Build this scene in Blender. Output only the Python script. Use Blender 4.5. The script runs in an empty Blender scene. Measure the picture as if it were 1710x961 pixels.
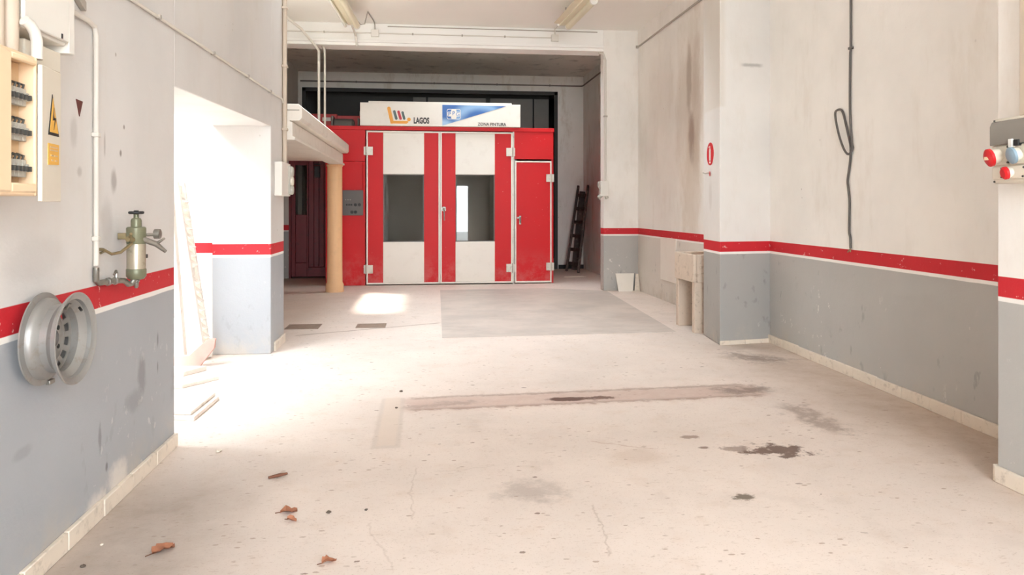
import bpy, bmesh, math, random
from mathutils import Vector, Matrix
random.seed(7)
S = bpy.context.scene
COL = S.collection
PI = math.pi

# ---------------------------------------------------------------- camera
cam_d = bpy.data.cameras.new('camera')
cam_d.sensor_fit = 'HORIZONTAL'
cam_d.sensor_width = 36.0
cam_d.lens = 1240.0 / 1710.0 * 36.0
cam_d.shift_y = -(480.5 - 346.0) / 1710.0
cam_d.clip_start = 0.02
cam = bpy.data.objects.new('camera', cam_d)
COL.objects.link(cam)
cam.location = (0, 0, 1.4)
cam.rotation_euler = (PI / 2, 0, -math.atan(145.0 / 1240.0))
S.camera = cam

# ---------------------------------------------------------------- light
W = bpy.data.worlds.new('sky')
S.world = W
W.use_nodes = True
bg = W.node_tree.nodes['Background']
bg.inputs['Color'].default_value = (0.86, 0.935, 1.0, 1)
bg.inputs['Strength'].default_value = 18.0

sun_d = bpy.data.lights.new('sun', 'SUN')
sun_d.energy = 9.0
sun_d.angle = math.radians(5)
sun_d.color = (1.0, 0.95, 0.88)
sun = bpy.data.objects.new('sun', sun_d)
COL.objects.link(sun)
_el, _az = math.radians(60), math.radians(14)
sun.rotation_euler = Vector((math.sin(_az) * math.cos(_el), math.cos(_az) * math.cos(_el), -math.sin(_el))).to_track_quat('-Z', 'Y').to_euler()

def portal(name, loc, direction, sx, sy):
    d = bpy.data.lights.new(name, 'AREA')
    d.shape = 'RECTANGLE'; d.size = sx; d.size_y = sy
    d.cycles.is_portal = True
    o = bpy.data.objects.new(name, d); COL.objects.link(o)
    o.location = loc
    o.rotation_euler = Vector(direction).to_track_quat('-Z', 'Y').to_euler()
portal('portal_added_transom', (1.0, -3.16, 3.48), (0, 1, 0), 4.6, 1.5)
portal('portal_entrance', (0.85, -3.16, 1.1), (0, 1, 0), 1.7, 2.2)
portal('portal_skylight', (-1.65, 8.6, 4.56), (0, 0, -1), 1.3, 2.4)
portal('portal_added_skylight', (1.6, 8.6, 4.56), (0, 0, -1), 1.6, 1.0)
portal('portal_yard', (-3.5, 4.05, 4.54), (0, 0, -1), 2.4, 3.1)
portal('portal_rear', (1.8, 12.9, 4.56), (0, 0, -1), 3.2, 0.55)
portal('portal_side_door', (-2.06, 5.93, 1.07), (1, 0, 0), 2.7, 2.1)

S.view_settings.view_transform = 'Standard'
S.view_settings.look = 'None'
S.view_settings.gamma = 1.0
S.view_settings.use_curve_mapping = False
S.view_settings.exposure = 0.72
S.cycles.max_bounces = 14
S.cycles.diffuse_bounces = 10
S.cycles.glossy_bounces = 4
S.cycles.transmission_bounces = 8
S.cycles.transparent_max_bounces = 12
S.cycles.caustics_reflective = False
S.cycles.caustics_refractive = False
S.cycles.sample_clamp_indirect = 8.0
S.cycles.use_denoising = True

# ---------------------------------------------------------------- materials
def lin(r, g, b):
    f = lambda c: (c / 255 / 12.92) if c <= 10 else ((c / 255 + 0.055) / 1.055) ** 2.4
    return (f(r), f(g), f(b))

class NB:
    """small node-tree builder"""
    def __init__(s, name):
        s.m = bpy.data.materials.new(name); s.m.use_nodes = True
        s.t = s.m.node_tree
        s.b = s.t.nodes['Principled BSDF']
        s.p = None
    def n(s, t): return s.t.nodes.new(t)
    def l(s, a, b): s.t.links.new(a, b)
    def _in(s, sock, v):
        if isinstance(v, bpy.types.NodeSocket): s.l(v, sock)
        elif isinstance(v, (tuple, list)) and len(v) == 3 and sock.type == 'RGBA': sock.default_value = (*v, 1)
        else: sock.default_value = v
    def math(s, op, a, b=None, clamp=False):
        x = s.n('ShaderNodeMath'); x.operation = op; x.use_clamp = clamp
        s._in(x.inputs[0], a)
        if b is not None: s._in(x.inputs[1], b)
        return x.outputs[0]
    def add(s, a, b): return s.math('ADD', a, b)
    def sub(s, a, b): return s.math('SUBTRACT', a, b)
    def mul(s, a, b): return s.math('MULTIPLY', a, b)
    def pos(s):
        if s.p is None:
            g = s.n('ShaderNodeNewGeometry'); x = s.n('ShaderNodeSeparateXYZ')
            s.l(g.outputs['Position'], x.inputs[0])
            s.p = (g.outputs['Position'], *x.outputs)
        return s.p
    def noise(s, scale, detail=3, rough=0.55, stretch=None, off=0):
        x = s.n('ShaderNodeTexNoise')
        x.inputs['Scale'].default_value = scale; x.inputs['Detail'].default_value = detail
        x.inputs['Roughness'].default_value = rough
        v = s.pos()[0]
        if stretch or off:
            mp = s.n('ShaderNodeMapping'); s.l(v, mp.inputs[0])
            mp.inputs['Scale'].default_value = stretch or (1, 1, 1)
            mp.inputs['Location'].default_value = (off, off * 1.7, off * 0.6)
            v = mp.outputs[0]
        s.l(v, x.inputs['Vector'])
        return x.outputs[0]
    def voro(s, scale, stretch=None, off=0):
        x = s.n('ShaderNodeTexVoronoi'); x.inputs['Scale'].default_value = scale
        mp = s.n('ShaderNodeMapping'); s.l(s.pos()[0], mp.inputs[0])
        mp.inputs['Scale'].default_value = stretch or (1, 1, 1)
        mp.inputs['Location'].default_value = (off, off * 1.3, off * 0.7)
        s.l(mp.outputs[0], x.inputs['Vector'])
        return x.outputs['Distance']
    def ramp(s, v, a, b):            # 0 at a, 1 at b (smooth)
        x = s.n('ShaderNodeMapRange'); x.interpolation_type = 'SMOOTHSTEP'
        s._in(x.inputs[0], v)
        if a <= b:
            x.inputs[1].default_value = a; x.inputs[2].default_value = b
            x.inputs[3].default_value = 0; x.inputs[4].default_value = 1
        else:
            x.inputs[1].default_value = b; x.inputs[2].default_value = a
            x.inputs[3].default_value = 1; x.inputs[4].default_value = 0
        return x.outputs[0]
    def band(s, v, lo, hi, soft): return s.mul(s.ramp(v, lo - soft, lo + soft), s.ramp(v, hi + soft, hi - soft))
    def mix(s, f, a, b):
        x = s.n('ShaderNodeMix'); x.data_type = 'RGBA'
        s._in(x.inputs[0], f); s._in(x.inputs[6], a); s._in(x.inputs[7], b)
        return x.outputs[2]
    def seg(s, p0, p1, half, soft, wob=None, amp=0.0):     # a strip on the floor between two points
        _, X, Y, Z = s.pos()
        dx, dy = p1[0] - p0[0], p1[1] - p0[1]; L = math.hypot(dx, dy); dx /= L; dy /= L
        cx, cy = (p0[0] + p1[0]) / 2, (p0[1] + p1[1]) / 2
        rx, ry = s.sub(X, cx), s.sub(Y, cy)
        t = s.math('ABSOLUTE', s.add(s.mul(rx, dx), s.mul(ry, dy)))
        d = s.sub(s.mul(ry, dx), s.mul(rx, dy))
        if wob is not None:
            w = s.mul(s.sub(wob, 0.5), amp); d = s.add(d, w); t = s.add(t, w)
        d = s.math('ABSOLUTE', d)
        return s.mul(s.ramp(t, L / 2 + soft, L / 2 - soft), s.ramp(d, half + soft, max(half - soft, -0.001)))
    def blob(s, c, rx, ry, wob=None, amp=0.0, soft=0.4, axes=(0, 1)):
        p = s.pos(); A, B = p[1 + axes[0]], p[1 + axes[1]]
        a = s.math('DIVIDE', s.sub(A, c[0]), rx); b = s.math('DIVIDE', s.sub(B, c[1]), ry)
        r = s.math('SQRT', s.add(s.mul(a, a), s.mul(b, b)))
        if wob is not None: r = s.add(r, s.mul(s.sub(wob, 0.5), amp))
        return s.ramp(r, 1 + soft, 1 - soft)
    def bump(s, h, strength=0.2, dist=0.01):
        x = s.n('ShaderNodeBump'); x.inputs['Strength'].default_value = strength; x.inputs['Distance'].default_value = dist
        s.l(h, x.inputs['Height']); s.l(x.outputs[0], s.b.inputs['Normal'])
    def done(s, color, rough=0.6, metal=0.0, spec=0.5):
        s._in(s.b.inputs['Base Color'], color); s._in(s.b.inputs['Roughness'], rough)
        s._in(s.b.inputs['Metallic'], metal); s.b.inputs['Specular IOR Level'].default_value = spec
        return s.m

def plain(name, rgb, rough=0.5, metal=0.0, var=0.12, scale=6.0, bump=0.0, dirt=None, dirt_amt=0.5):
    n = NB(name); c = lin(*rgb)
    col = n.mix(n.noise(scale, 4), tuple(x * (1 - var) for x in c), tuple(min(1, x * (1 + var)) for x in c))
    if dirt:
        col = n.mix(n.mul(n.ramp(n.noise(scale * 2.3, 5, 0.65, off=3), 0.52, 0.72), dirt_amt), col, lin(*dirt))
    if bump: n.bump(n.noise(scale * 8, 4), bump, 0.004)
    return n.done(col, rough, metal)

RED = (196, 36, 46)
def wall_paint(name, wear=0.75, white=(234, 231, 227), grey=(172, 171, 168), stripe=True, extra=None, low=None, stain=0.17):
    n = NB(name); _, X, Y, Z = n.pos()
    w = n.mix(n.ramp(n.noise(0.9, 4, 0.6), 0.35, 0.75), lin(*white), tuple(c * 0.90 for c in lin(*white)))
    w = n.mix(n.mul(n.ramp(n.noise(3.0, 5, 0.7, stretch=(1, 1, 0.35), off=2), 0.50, 0.70), stain), w, lin(196, 182, 164))
    sp = n.mul(n.ramp(n.voro(7.0, off=5), 0.085, 0.05), n.ramp(n.noise(1.3, 2, off=9), 0.56, 0.66))
    w = n.mix(n.mul(sp, 0.55), w, lin(140, 130, 120))
    if extra: w = extra(n, w)
    if stripe:
        g = n.mix(n.noise(1.6, 5, 0.6, off=4), tuple(c * 0.92 for c in lin(*grey)), tuple(c * 1.08 for c in lin(*grey)))
        sc = n.mul(n.ramp(n.noise(9, 3, 0.6, stretch=(1, 1, 0.6), off=6), 0.60, 0.68), n.ramp(n.noise(1.7, 2, off=1), 0.47, 0.58))
        g = n.mix(n.mul(sc, 0.5 * wear), g, lin(120, 118, 115))
        ch = n.mul(n.ramp(n.noise(16, 3, 0.7, stretch=(1, 1, 0.7), off=8), 0.635, 0.66), n.ramp(n.noise(1.1, 2, off=12), 0.48, 0.56))
        ch = n.mul(ch, n.ramp(Z, 0.8, 0.45))
        g = n.mix(n.mul(ch, 0.9 * wear), g, lin(232, 228, 220))
        lowm = n.mul(n.ramp(Z, 0.30, 0.0), n.ramp(n.noise(3.5, 5, 0.7, off=15), 0.42, 0.7))
        g = n.mix(n.mul(lowm, 0.6), g, lin(190, 180, 165))
        wob = n.mul(n.sub(n.noise(4, 4, 0.6, off=21), 0.5), 0.008)
        zz = n.add(Z, wob)
        red = n.mix(n.noise(2.5, 4, off=3), tuple(c * 0.9 for c in lin(*RED)), tuple(c * 1.1 for c in lin(*RED)))
        rs = n.mul(n.ramp(n.noise(18, 3, 0.7, off=18), 0.66, 0.69), 0.6)
        red = n.mix(rs, red, lin(225, 190, 180))
        col = n.mix(n.ramp(zz, 0.919, 0.923), g, lin(238, 234, 228))
        col = n.mix(n.ramp(Z, 0.943, 0.947), col, red)
        col = n.mix(n.ramp(Z, 1.046, 1.050), col, w)
        if low: col = low(n, col)
    else:
        col = w
    n.bump(n.add(n.noise(14, 4, 0.6), n.mul(n.noise(70, 2), 0.35)), 0.25, 0.006)
    return n.done(col, 0.62, spec=0.35)

M = {}
M['wall'] = wall_paint('wall_paint', white=(240, 236, 230), grey=(178, 176, 172))
def left_marks(n, w):
    k = n.noise(9, 4, 0.7)
    for (y, z, ry, rz, a) in ((3.70, 1.52, .03, .05, .5), (3.52, 1.62, .012, .05, .5), (3.52, 1.75, .012, .02, .6), (3.6, 1.69, .008, .05, .4),
                              (3.78, 1.66, .012, .015, .8), (3.82, 1.79, .008, .01, .8), (3.30, 1.72, .03, .06, .22),
                              (3.0, 1.2, .20, .08, .15), (3.62, 1.33, .06, .10, .22), (3.14, 1.93, .008, .008, .9), (3.35, 1.55, .02, .02, .3)):
        w = n.mix(n.mul(n.blob((y, z), ry, rz, k, 0.9, 0.5, axes=(1, 2)), a), w, lin(118, 106, 98))
    return w
def low_marks(n, c):
    k = n.noise(11, 4, 0.7, off=13)
    for (y, z, ry, rz, a, q) in ((4.05, .52, .05, .10, .5, 0), (4.28, .67, .012, .04, .7, 0), (4.28, .52, .010, .03, .7, 0), (3.95, .42, .10, .05, .35, 0),
                                 (3.55, .36, .015, .06, .55, 0), (3.62, .20, .012, .02, .8, 0), (3.75, .11, .10, .07, .7, 1), (3.5, .06, .10, .05, .7, 1), (2.9, .5, .06, .02, .25, 0)):
        c = n.mix(n.mul(n.blob((y, z), ry, rz, k, 1.4, 0.5, axes=(1, 2)), a), c, lin(226, 218, 208) if q else lin(112, 110, 110))
    return c
M['wall_l'] = wall_paint('wall_paint_left', low=low_marks, wear=0.35, stain=0.12, white=(216, 213, 210), grey=(166, 169, 173), extra=left_marks)
def damp(n, w):
    k = n.noise(2.6, 6, 0.7, stretch=(1, 1, 0.5))
    a = n.blob((9.75, 2.75), 0.42, 1.35, k, 2.2, 0.45, axes=(1, 2))
    b = n.blob((9.45, 2.75), 0.16, 0.75, k, 1.6, 0.5, axes=(1, 2))
    c = n.blob((9.62, 1.6), 0.28, 0.9, k, 2.6, 0.5, axes=(1, 2))
    d = n.blob((10.9, 3.1), 0.7, 0.5, k, 2.4, 0.6, axes=(1, 2))
    w = n.mix(n.mul(a, 0.38), w, lin(206, 192, 176))
    w = n.mix(n.mul(d, 0.2), w, lin(212, 200, 186))
    w = n.mix(n.mul(c, 0.5), w, lin(202, 186, 168))
    e = n.blob((9.62, 2.38), 0.10, 0.28, k, 2.0, 0.5, axes=(1, 2))
    f = n.blob((9.72, 3.15), 0.09, 0.45, k, 2.0, 0.5, axes=(1, 2))
    w = n.mix(n.mul(b, 0.45), w, lin(182, 164, 146))
    w = n.mix(n.mul(f, 0.6), w, lin(160, 142, 126))
    return n.mix(n.mul(e, 0.7), w, lin(148, 122, 108))
M['wall_far'] = wall_paint('wall_paint_damp', white=(242, 238, 232), grey=(214, 208, 199), extra=damp)
def pillar_marks(n, w):
    _, X, Y, Z = n.pos()
    w = n.mix(n.mul(n.mul(n.ramp(Z, 2.40, 2.44), n.ramp(X, 3.05, 2.99)), 0.45), w, lin(205, 194, 180))
    k = n.noise(8, 4)
    w = n.mix(n.mul(n.blob((7.55, 1.52), 0.05, 0.14, k, 1, .5, axes=(1, 2)), .35), w, lin(176, 166, 156))
    w = n.mix(n.mul(n.band(n.add(Z, n.mul(k, .03)), 2.855, 2.885, .012), n.mul(n.band(X, 3.22, 3.44, .04), .55)), w, lin(130, 124, 120))
    return w
M['wall_pillar'] = wall_paint('wall_paint_pillar', extra=pillar_marks, white=(224, 220, 215), grey=(166, 164, 160))
M['wall_rear'] = wall_paint('wall_plaster_rear', white=(238, 234, 227), stripe=False, stain=0.6)
M['wall_rear_stripe'] = wall_paint('wall_paint_rear', white=(205, 200, 192))
M['wall_yard'] = wall_paint('wall_paint_yard', white=(240, 237, 232), grey=(196, 194, 190))
M['ceiling'] = plain('ceiling_paint', (240, 237, 232), 0.7, var=0.04, scale=1.2, bump=0.05)
M['ceiling_rear'] = plain('ceiling_rear_mottled', (222, 216, 206), 0.8, var=0.10, scale=1.2, dirt=(110, 104, 96), dirt_amt=0.5)  # greyer than the front ceiling, with random darker mottling
M['beam'] = plain('beam_paint', (242, 240, 236), 0.6, var=0.04, scale=2, bump=0.1)
M['slab'] = plain('mezzanine_plaster', (228, 221, 211), 0.65, var=0.07, scale=2.5, bump=0.15, dirt=(196, 184, 170), dirt_amt=0.4)
M['post'] = plain('post_ochre_paint', (226, 184, 140), 0.55, var=0.07, scale=4, dirt=(210, 172, 134), dirt_amt=0.5, bump=0.1)
M['skirting'] = plain('skirting_marble', (226, 214, 198), 0.45, var=0.10, scale=9, dirt=(172, 158, 142), dirt_amt=0.55)
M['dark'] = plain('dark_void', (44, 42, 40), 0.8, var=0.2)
M['street'] = plain('street_asphalt', (150, 148, 144), 0.9, var=0.1, scale=3)
M['yard_floor'] = plain('yard_concrete', (212, 209, 204), 0.85, var=0.08, scale=2.5, dirt=(190, 180, 168))

def floor_mat():
    n = NB('floor_terrazzo'); _, X, Y, Z = n.pos()
    base = lin(216, 203, 193)
    k1 = n.noise(1.1, 5, 0.6); k2 = n.noise(5, 5, 0.65, off=3); k3 = n.noise(22, 4, 0.7, off=7)
    col = n.mix(n.ramp(k1, 0.3, 0.7), tuple(c * 0.95 for c in base), tuple(min(1, c * 1.06) for c in base))
    col = n.mix(n.mul(n.ramp(k2, 0.5, 0.75), 0.35), col, lin(205, 184, 166))
    # terrazzo chips, only fine
    chips = n.ramp(n.voro(75, off=2), 0.24, 0.14)
    col = n.mix(n.mul(chips, 0.28), col, lin(176, 152, 134))
    sp = n.mul(n.ramp(n.add(n.voro(16, (0.7, 1.3, 1), 4), n.mul(n.sub(k3, 0.5), 0.35)), 0.17, 0.10), n.ramp(n.noise(3.5, 3, off=11), 0.47, 0.56))
    col = n.mix(n.mul(sp, 0.7), col, lin(158, 134, 118))
    sp2 = n.mul(n.ramp(n.add(n.voro(7, (0.7, 1.3, 1), 9), n.mul(n.sub(k3, 0.5), 0.30)), 0.08, 0.05), n.ramp(n.noise(2.2, 2, off=17), 0.46, 0.53))
    col = n.mix(n.mul(sp2, 0.8), col, lin(112, 88, 74))
    # scuffs, dirt by the right wall, zones darker towards left and rear
    col = n.mix(n.mul(n.mul(n.ramp(X, -0.55, -1.1), n.ramp(Y, 4.4, 3.6)), n.add(0.35, n.mul(k2, 0.7))), col, lin(158, 145, 133))
    col = n.mix(n.mul(n.mul(n.ramp(X, 2.3, 3.3), n.ramp(Y, 8.0, 6.0)), n.add(0.25, n.mul(k2, 0.8))), col, lin(172, 150, 130))
    col = n.mix(n.mul(n.ramp(Y, 12.6, 14.5), 0.5), col, lin(172, 152, 136))
    col = n.mix(n.mul(n.ramp(n.noise(28, 4, 0.7, stretch=(0.6, 1.6, 1), off=31), 0.60, 0.68), 0.35), col, lin(170, 146, 130))
    col = n.mix(n.mul(n.ramp(n.noise(70, 3, 0.7, stretch=(0.6, 1.4, 1), off=41), 0.62, 0.68), 0.5), col, lin(150, 126, 112))
    col = n.mix(n.mul(n.ramp(n.noise(2.4, 5, 0.7, off=51), 0.55, 0.72), 0.25), col, lin(186, 172, 162))
    dirt = lin(140, 116, 102)
    kk = n.noise(11, 5, 0.7, off=23)
    # filled-in trench outline
    col = n.mix(n.mul(n.seg((-0.15, 5.30), (2.55, 5.42), 0.17, 0.07, kk, 0.22), n.add(0.2, n.mul(kk, 0.7))), col, lin(182, 152, 138))
    col = n.mix(n.mul(n.seg((-0.10, 5.47), (2.5, 5.60), 0.02, 0.03, kk, 0.14), n.mul(kk, 1.2)), col, dirt)
    col = n.mix(n.mul(n.seg((-0.10, 5.16), (2.5, 5.27), 0.02, 0.03, kk, 0.14), n.mul(kk, 1.2)), col, dirt)
    col = n.mix(n.mul(n.seg((-0.15, 5.24), (0.35, 5.32), 0.05, 0.05, kk, 0.36000000000000004), 0.5), col, lin(140, 122, 112))
    col = n.mix(n.mul(n.seg((-0.23, 4.36), (-0.23, 5.5), 0.085, 0.012, k3, 0.03), 0.45), col, lin(186, 172, 160))
    col = n.mix(n.mul(n.seg((-0.23, 4.41), (-0.23, 5.5), 0.055, 0.012, k3, 0.03), 0.55), col, lin(214, 197, 182))
    col = n.mix(n.mul(n.seg((2.20, 5.42), (2.62, 5.44), 0.09, 0.09, kk, 0.54), 0.75), col, lin(120, 104, 94))
    col = n.mix(n.mul(n.seg((2.54, 4.98), (2.56, 4.35), 0.07, 0.09, kk, 0.45), 0.65), col, lin(136, 118, 106))
    col = n.mix(n.mul(n.seg((2.85, 6.75), (3.2, 6.4), 0.12, 0.16, kk, 0.9), 0.7), col, lin(120, 104, 94))
    col = n.mix(n.mul(n.seg((2.8, 7.2), (3.3, 7.0), 0.10, 0.2, k2, 0.5), 0.3), col, lin(140, 122, 108))
    col = n.mix(n.mul(n.blob((1.03, 5.325), 0.15, 0.055, kk, 1.6, 0.25), 0.95), col, lin(92, 62, 50))
    col = n.mix(n.mul(n.blob((1.25, 5.33), 0.14, 0.04, kk, 3.6, 0.3), 0.9), col, lin(100, 70, 56))
    col = n.mix(n.mul(n.blob((2.02, 4.07), 0.16, 0.09, kk, 4.6, 0.3), 0.9), col, lin(98, 74, 62))
    col = n.mix(n.mul(n.blob((1.80, 4.12), 0.09, 0.05, kk, 5.0, 0.3), 0.6), col, lin(110, 82, 68))
    col = n.mix(n.mul(n.blob((1.61, 4.16), 0.03, 0.02, k3, 1.5, 0.3), 0.8), col, lin(110, 84, 70))
    col = n.mix(n.mul(n.blob((1.60, 4.36), 0.07, 0.03, kk, 3.5, 0.3), 0.7), col, lin(130, 104, 88))
    col = n.mix(n.mul(n.blob((1.52, 3.43), 0.05, 0.04, kk, 4, 0.3), 0.85), col, lin(88, 78, 60))
    col = n.mix(n.mul(n.blob((0.52, 3.62), 0.13, 0.12, kk, 3.4, 0.7), 0.5), col, lin(150, 138, 130))
    col = n.mix(n.mul(n.blob((1.18, 4.05), 0.16, 0.13, k2, 2.6, 0.3), 0.4), col, lin(196, 176, 160))
    col = n.mix(n.mul(n.seg((0.98, 4.36), (1.30, 4.17), 0.004, 0.006, k2, 0.12), 0.6), col, lin(168, 130, 112))
    # cracks
    crack = lin(150, 128, 112)
    for p0, p1, a in (((-0.06, 4.0), (-0.06, 3.35), .28), ((0.78, 3.42), (0.74, 2.90), .4), ((-0.25, 3.33), (-0.12, 2.9), .22),
                      ((-1.4, 8.3), (0.17, 9.0), .8), ((0.05, 3.95), (0.4, 4.0), .25)):
        col = n.mix(n.mul(n.seg(p0, p1, 0.004 if p1[1] < 6 else 0.015, 0.005 if p1[1] < 6 else 0.02, k2, 0.14 if p1[1] < 6 else 0.05), a), col, crack)
    n.bump(n.add(k3, n.mul(chips, 0.4)), 0.12, 0.004)
    return n.done(col, n.add(0.42, n.mul(k2, 0.25)), spec=0.3)
M['floor'] = floor_mat()
def patch_mat():
    n = NB('patch_cement')
    col = n.mix(n.ramp(n.noise(1.3, 5, 0.65), 0.3, 0.7), lin(180, 170, 162), lin(200, 188, 178))
    col = n.mix(n.mul(n.ramp(n.noise(6, 5, 0.7, stretch=(0.5, 1, 1), off=4), 0.52, 0.75), 0.4), col, lin(166, 150, 136))
    n.bump(n.noise(30, 4), 0.1, 0.004)
    return n.done(col, 0.6, spec=0.3)
M['patch'] = patch_mat()

def booth_red(name, rgb):
    n = NB(name); _, X, Y, Z = n.pos(); c = lin(*rgb)
    col = n.mix(n.noise(1.4, 4), tuple(x * 0.92 for x in c), tuple(x * 1.08 for x in c))
    ch = n.ramp(n.noise(26, 3, 0.7, off=5), 0.71, 0.73)
    col = n.mix(n.mul(ch, 0.5), col, lin(225, 190, 182))
    low = n.mul(n.ramp(Z, 0.75, 0.0), n.ramp(n.noise(3.2, 5, 0.7, off=2), 0.38, 0.62))
    col = n.mix(n.mul(low, 0.35), col, lin(200, 130, 126))
    return n.done(col, 0.42, spec=0.25)
M['red'] = booth_red('booth_red_enamel', (204, 20, 26))
M['white_enamel'] = plain('booth_white_enamel', (234, 228, 218), 0.35, var=0.04, scale=2, dirt=(216, 206, 194), dirt_amt=0.3)
M['hinge'] = plain('hinge_zinc', (190, 182, 170), 0.4, 0.5, dirt=(130, 120, 108))
M['steel'] = plain('worn_steel', (150, 146, 138), 0.38, 0.8, dirt=(96, 88, 78))
M['panel_grey'] = plain('control_panel_grey', (98, 94, 90), 0.5, var=0.1, scale=8)
M['black'] = plain('black_plastic', (30, 29, 28), 0.5)
M['void'] = plain('booth_inside_grey', (214, 212, 206), 0.7, var=0.1, scale=2)
M['duct'] = plain('duct_sheet', (120, 114, 107), 0.55, 0.3, var=0.12, scale=3)
M['duct_dark'] = plain('duct_sheet_dark', (58, 54, 50), 0.6, 0.2)
M['pink'] = plain('faded_red_sheet', (190, 62, 62), 0.5, var=0.1, scale=5)
M['maroon'] = plain('maroon_wood_paint', (112, 24, 32), 0.45, var=0.18, scale=5, dirt=(70, 24, 26), dirt_amt=0.6)
M['maroon_red'] = plain('maroon_bright_paint', (150, 26, 38), 0.4, var=0.12, scale=5)
M['concrete'] = plain('sink_concrete', (206, 188, 170), 0.8, var=0.10, scale=7, bump=0.3, dirt=(150, 130, 112), dirt_amt=0.6)
M['concrete_dark'] = plain('sink_concrete_stained', (128, 116, 104), 0.85, var=0.2, scale=7, dirt=(84, 74, 66), dirt_amt=0.7)
M['plastic_white'] = plain('white_plastic', (226, 222, 214), 0.4, var=0.03)
M['plastic_cream'] = plain('cream_plastic', (216, 208, 192), 0.45, var=0.04)
M['pipe_beige'] = plain('painted_pipe_beige', (198, 182, 164), 0.5, var=0.06, scale=8)
M['pipe_white'] = plain('painted_pipe_white', (214, 208, 199), 0.5, var=0.04, scale=8)
M['pipe_grey'] = plain('painted_pipe_grey', (170, 162, 152), 0.5, var=0.08, scale=8)
M['cable'] = plain('cable_grey_rubber', (92, 86, 82), 0.55)
M['beige'] = plain('panel_beige_enamel', (236, 208, 172), 0.45, var=0.04, scale=3)
M['beige_in'] = plain('panel_inside_beige', (206, 176, 138), 0.55, var=0.08, scale=5)
M['breaker'] = plain('breaker_grey', (176, 172, 162), 0.5, var=0.1, scale=20)
M['breaker_dark'] = plain('breaker_dark', (70, 68, 64), 0.5)
M['brass'] = plain('dull_brass', (158, 142, 108), 0.4, 0.7, dirt=(96, 88, 70))
M['olive'] = plain('olive_paint', (120, 120, 96), 0.4, 0.3, var=0.12, scale=14, dirt=(108, 106, 80))
M['filter_metal'] = plain('filter_bowl_metal', (182, 172, 152), 0.34, 0.55, var=0.12, scale=14, dirt=(130, 122, 100))
M['rim'] = plain('wheel_silver_paint', (152, 149, 145), 0.42, 0.45, var=0.10, scale=12, dirt=(140, 130, 118), dirt_amt=0.55)
M['yellow'] = plain('sticker_yellow', (228, 176, 78), 0.5, var=0.05)
M['sticker_red'] = plain('sticker_dark_red', (96, 44, 38), 0.5)
M['sign_red'] = plain('sign_red', (206, 34, 40), 0.4, var=0.06)
M['socket_red'] = plain('socket_red', (206, 22, 30), 0.4)
M['socket_blue'] = plain('socket_blue', (136, 158, 172), 0.4)
M['smoke'] = plain('smoked_window', (132, 126, 118), 0.22, var=0.06)
M['wood_dark'] = plain('ladder_dark_wood', (62, 44, 38), 0.7, var=0.25, scale=7, dirt=(140, 124, 112), dirt_amt=0.55)
M['white_wood'] = plain('white_painted_wood', (238, 232, 224), 0.6, var=0.04, scale=4, dirt=(206, 196, 184), dirt_amt=0.5)
M['slabstone'] = plain('stone_slab', (226, 216, 206), 0.7, var=0.06, scale=6, dirt=(190, 176, 162))
M['slabedge'] = plain('brick_slab', (206, 160, 150), 0.8, var=0.12, scale=9, dirt=(180, 160, 150))
M['leaf'] = plain('dry_leaf', (164, 108, 80), 0.7, var=0.25, scale=40)
M['twig'] = plain('twig_bark', (104, 66, 48), 0.8)
M['stone'] = plain('grit_stone', (96, 84, 74), 0.9)
M['iron'] = plain('cast_iron', (150, 132, 118), 0.6, 0.3, var=0.2, scale=12)
M['blue'] = None
def blue_mat():
    n = NB('sign_blue_print'); _, X, Y, Z = n.pos()
    k = n.noise(3, 2)
    s1 = n.blob((0.95, 3.02), 0.42, 0.26, k, 0.2, 0.25, axes=(0, 2)); s2 = n.blob((1.0, 2.93), 0.36, 0.22, k, 0.2, 0.25, axes=(0, 2))
    arc = n.math('MULTIPLY', s1, n.sub(1.0, s2))
    col = n.mix(n.mul(arc, 0.75), lin(24, 92, 168), lin(150, 190, 224))
    col = n.mix(n.mul(n.blob((0.32, 2.87), 0.16, 0.10, k, 0.3, 0.6, axes=(0, 2)), 0.8), col, lin(170, 205, 232))
    return n.done(col, 0.35)
M['blue'] = blue_mat()
M['ink'] = plain('sign_ink', (58, 54, 52), 0.5)
M['logo_orange'] = plain('logo_orange', (240, 166, 54), 0.45, var=0.03)
M['logo_teal'] = plain('logo_teal', (84, 104, 100), 0.45)
M['logo_red'] = plain('logo_red', (200, 48, 62), 0.45)
M['fixture'] = plain('fixture_cream', (222, 214, 190), 0.45, var=0.05)
M['tube'] = plain('fluorescent_tube_off', (240, 238, 230), 0.25, var=0.02)

def glass_mat(name, tint, ior=1.5):
    n = NB(name); t = n.t
    tr = n.n('ShaderNodeBsdfTransparent'); tr.inputs[0].default_value = (*tint, 1)
    gl = n.n('ShaderNodeBsdfGlossy'); gl.inputs['Roughness'].default_value = 0.02
    fr = n.n('ShaderNodeFresnel'); fr.inputs[0].default_value = ior
    mx = n.n('ShaderNodeMixShader')
    n.l(fr.outputs[0], mx.inputs[0]); n.l(tr.outputs[0], mx.inputs[1]); n.l(gl.outputs[0], mx.inputs[2])
    n.l(mx.outputs[0], t.nodes['Material Output'].inputs[0])
    return n.m
M['glass'] = glass_mat('booth_glass', (0.80, 0.80, 0.78))
M['glass_clear'] = glass_mat('clear_glass', (0.94, 0.95, 0.95))

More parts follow.
